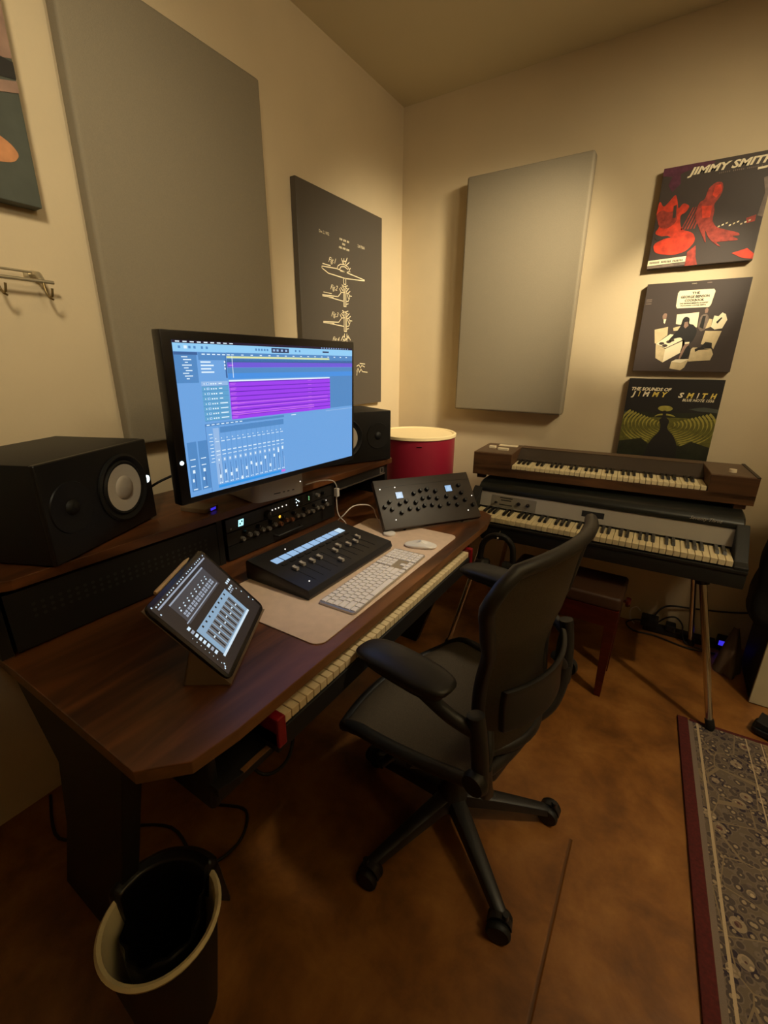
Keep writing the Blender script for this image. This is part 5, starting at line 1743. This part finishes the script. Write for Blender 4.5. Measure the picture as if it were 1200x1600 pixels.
# ================================================================== bin with liner in the foreground
BC = Vector((0.832, -2.325, 0.0))
t = thing('waste_bin', 'cream lined waste bin with a black liner on the floor beside the near desk leg', 'bin', tuple(BC))
MB().lathe([(0.072, 0.0), (0.076, 0.004), (0.106, 0.292), (0.108, 0.296)], 48, caps=False).build('outer_shell', M['black'], t, world=False, smooth=40)
MB().lathe([(0.108, 0.294), (0.113, 0.296), (0.115, 0.303), (0.110, 0.309), (0.103, 0.304), (0.100, 0.285), (0.068, 0.010), (0.0005, 0.008)], 48, caps=False).build('inner_wall', M['binwhite'], t, world=False, smooth=40)
K_OUT = [(0.055, 0.02), (0.085, 0.20), (0.092, 0.30), (0.096, 0.322), (0.112, 0.330), (0.128, 0.318), (0.134, 0.24), (0.140, 0.16)]
K_IN = [(0.055, 0.02), (0.066, 0.14), (0.074, 0.22), (0.076, 0.255), (0.075, 0.27), (0.073, 0.274), (0.071, 0.272), (0.069, 0.27)]


def liner_fn(u, v):
    a = 2 * pi * u
    d = abs((a - 2.45 + pi) % (2 * pi) - pi)
    over = min(1.0, max(0.0, (1.20 - d) / 0.22))
    over = over * over * (3 - 2 * over)
    q = v * 7
    i = min(int(q), 6)
    f = q - i

    def lk(K):
        return [K[i][c] + (K[i + 1][c] - K[i][c]) * f for c in (0, 1)]
    (ro, zo), (ri, zi) = lk(K_OUT), lk(K_IN)
    wob = (0.004 * sin(5 * a + 1) + 0.003 * sin(11 * a)) * v
    r = ri + (ro - ri) * over + wob * (1 if over < 0.5 or v > 0.75 else 0.2) + over * 0.008 * max(0, v - 0.7) / 0.3 * sin(13 * a)
    sh = 0.014 * (1 - over) * v
    return (r * cos(a) - sh * 0.9, r * sin(a) + sh * 0.3, zi + (zo - zi) * over)


MB().grid(liner_fn, 96, 28).build('liner', M['liner'], t, world=False, smooth=60)
MB().lathe([(0.057, 0.021), (0.03, 0.03), (0.0005, 0.033)], 24, caps=False).build('liner_bottom', M['liner'], t, world=False, smooth=60)

# ================================================================== things at the right edge
t = thing('speaker_cabinet', 'cream fronted speaker cabinet on the floor at the right edge', 'cabinet', (2.27, -0.29, 0))
MB().bx(2.022, -0.44, 0.0, 2.52, -0.13, 0.315).build('cabinet', M['tolex'], t, bevel=0.004)
MB().bx(2.020, -0.455, 0.004, 2.518, -0.441, 0.312).build('front_panel', M['cabwhite'], t, bevel=0.002)


def bag_fn(u, v):
    a = 2 * pi * u
    ce, se = cos(a), sin(a)
    ex = math.copysign(abs(ce) ** 0.55, ce)
    ey = math.copysign(abs(se) ** 0.55, se)
    z = 0.318 + v * 0.64
    k = 1.0 - 0.16 * v ** 2
    if v < 0.06:
        k *= 0.9 + 0.1 * v / 0.06
    if v > 0.9:
        k *= sqrt(max(0.0, 1 - ((v - 0.9) / 0.1) ** 2)) * 0.98 + 0.02
    k *= 1 + 0.02 * sin(7 * a + 9 * v) + 0.015 * sin(13 * v * 2 + 3 * a)
    return (2.175 + 0.225 * ex * k, -0.29 + 0.115 * ey * k, z)


t = thing('black_gig_bag', 'soft black padded bag resting on the cream fronted cabinet', 'bag', (2.18, -0.29, 0.316))
MB().grid(bag_fn, 40, 26).build('bag_body', M['bagcloth'], t, smooth=60)
MB().tube(smooth_path([(2.05, -0.40, 0.80), (2.07, -0.425, 0.70), (2.07, -0.43, 0.58), (2.05, -0.41, 0.46)], 5), 0.012, 8).build('strap', M['rubber'], t, smooth=50)
MB().tube(smooth_path([(2.12, -0.29, 0.945), (2.14, -0.29, 0.985), (2.20, -0.29, 0.985), (2.22, -0.29, 0.945)], 5), 0.010, 8).build('grab_handle', M['rubber'], t, smooth=50)


def cloth_fn(u, v):
    a = pi * (0.05 + 0.9 * u)
    z = 0.22 * (1 - v) ** 0.8 + 0.012 * sin(9 * u + 3 * v) * v
    r = 0.02 + 0.085 * v + 0.012 * sin(14 * u + 2) * v
    return (1.955 + r * cos(a) * 0.5, -0.22 - r * sin(a) * 0.9, max(0.003, z))


o = MB().grid(cloth_fn, 30, 14, thick=(0, 0.004, 0)).build('crumpled_cloth', M['browncloth'], None, smooth=60)
tag(o, 'crumpled dark brown cloth on the floor beside the cream fronted cabinet', 'cloth')

t = thing('foot_pedal', 'black foot pedal on the floor at the right edge above the rug', 'pedal', (2.07, -0.66, 0))
Tp = Matrix.Translation((2.095, -0.645, 0.0105)) @ Matrix.Rotation(-0.35, 4, 'Z')
MB().prism(rrect(0.17, 0.09, 0.025, 5), 0.0, 0.02, T=Tp).build('base', M['black'], t, bevel=0.003)
MB().prism([(-0.075, 0.022), (0.08, 0.022), (0.08, 0.030), (-0.075, 0.050)], -0.038, 0.038, 'y', T=Tp).build('treadle', M['rubber'], t, bevel=0.003)

t = thing('power_strip', 'black power strip with plugs on the floor along the back wall', 'power strip', (1.75, -0.05, 0))
MB().bx(1.60, -0.075, 0.0, 1.92, -0.025, 0.035).build('housing', M['black'], t, bevel=0.004)
MB().bx(1.585, -0.10, 0.036, 1.665, -0.035, 0.085).build('plug_adapter', M['rubber'], t, bevel=0.006)
MB().bx(1.70, -0.085, 0.036, 1.745, -0.03, 0.068).build('plug_adapter', M['rubber'], t, bevel=0.006)
t = thing('network_adapter', 'small black adapter glowing blue at the foot of the back wall', 'adapter', (1.95, -0.05, 0))
MB().bx(1.925, -0.075, 0.0, 1.985, -0.02, 0.065).build('case', M['rubber'], t, bevel=0.006)
MB().bx(1.930, -0.0765, 0.030, 1.958, -0.0748, 0.056).build('light', M['led_blue'], t)
for lab, pth, r_ in (
    ('thin black cable rising from the plugs along the back wall', [(1.64, -0.066, 0.09), (1.66, -0.05, 0.13), (1.70, -0.03, 0.155), (1.80, -0.016, 0.165), (1.95, -0.014, 0.19), (2.10, -0.012, 0.235)], 0.0045),
    ('black cable loop resting on the power strip', [(1.665, -0.06, 0.06), (1.69, -0.10, 0.115), (1.73, -0.105, 0.135), (1.765, -0.10, 0.10), (1.775, -0.10, 0.05), (1.80, -0.11, 0.006), (1.88, -0.12, 0.006)], 0.004),
    ('black lead lying on the floor in front of the power strip', [(1.59, -0.085, 0.06), (1.555, -0.08, 0.05), (1.52, -0.06, 0.008), (1.56, -0.12, 0.006), (1.66, -0.115, 0.006), (1.80, -0.15, 0.006), (1.92, -0.13, 0.006)], 0.004),
    ('pale thin lead beside the bench on the back wall floor', [(1.575, -0.02, 0.08), (1.555, -0.025, 0.10), (1.53, -0.03, 0.08), (1.535, -0.035, 0.03), (1.56, -0.04, 0.006)], 0.003),
):
    o = MB().tube(smooth_path(pth, 5), r_, 8).build('power_cable', M['cable_white'] if 'pale' in lab else M['cable_black'], None, smooth=60)
    tag(o, lab, 'cable', 'leads around the power strip')
for lab, pth in (
    ('black cable along the floor under the left end of the desk', [(0.02, -2.25, 0.006), (0.20, -2.30, 0.006), (0.30, -2.20, 0.006), (0.45, -2.10, 0.006), (0.62, -2.12, 0.006), (0.66, -2.02, 0.006), (0.60, -1.94, 0.006), (0.50, -1.98, 0.006)]),
    ('black cable hanging in a loop below the keyboard tray', [(0.72, -2.08, 0.564), (0.76, -2.06, 0.47), (0.83, -2.04, 0.40), (0.86, -1.98, 0.42), (0.82, -1.92, 0.50), (0.74, -1.90, 0.60)]),
):
    o = MB().tube(smooth_path(pth, 6), 0.0045, 8).build('floor_cable', M['cable_black'], None, smooth=60)
    tag(o, lab, 'cable')
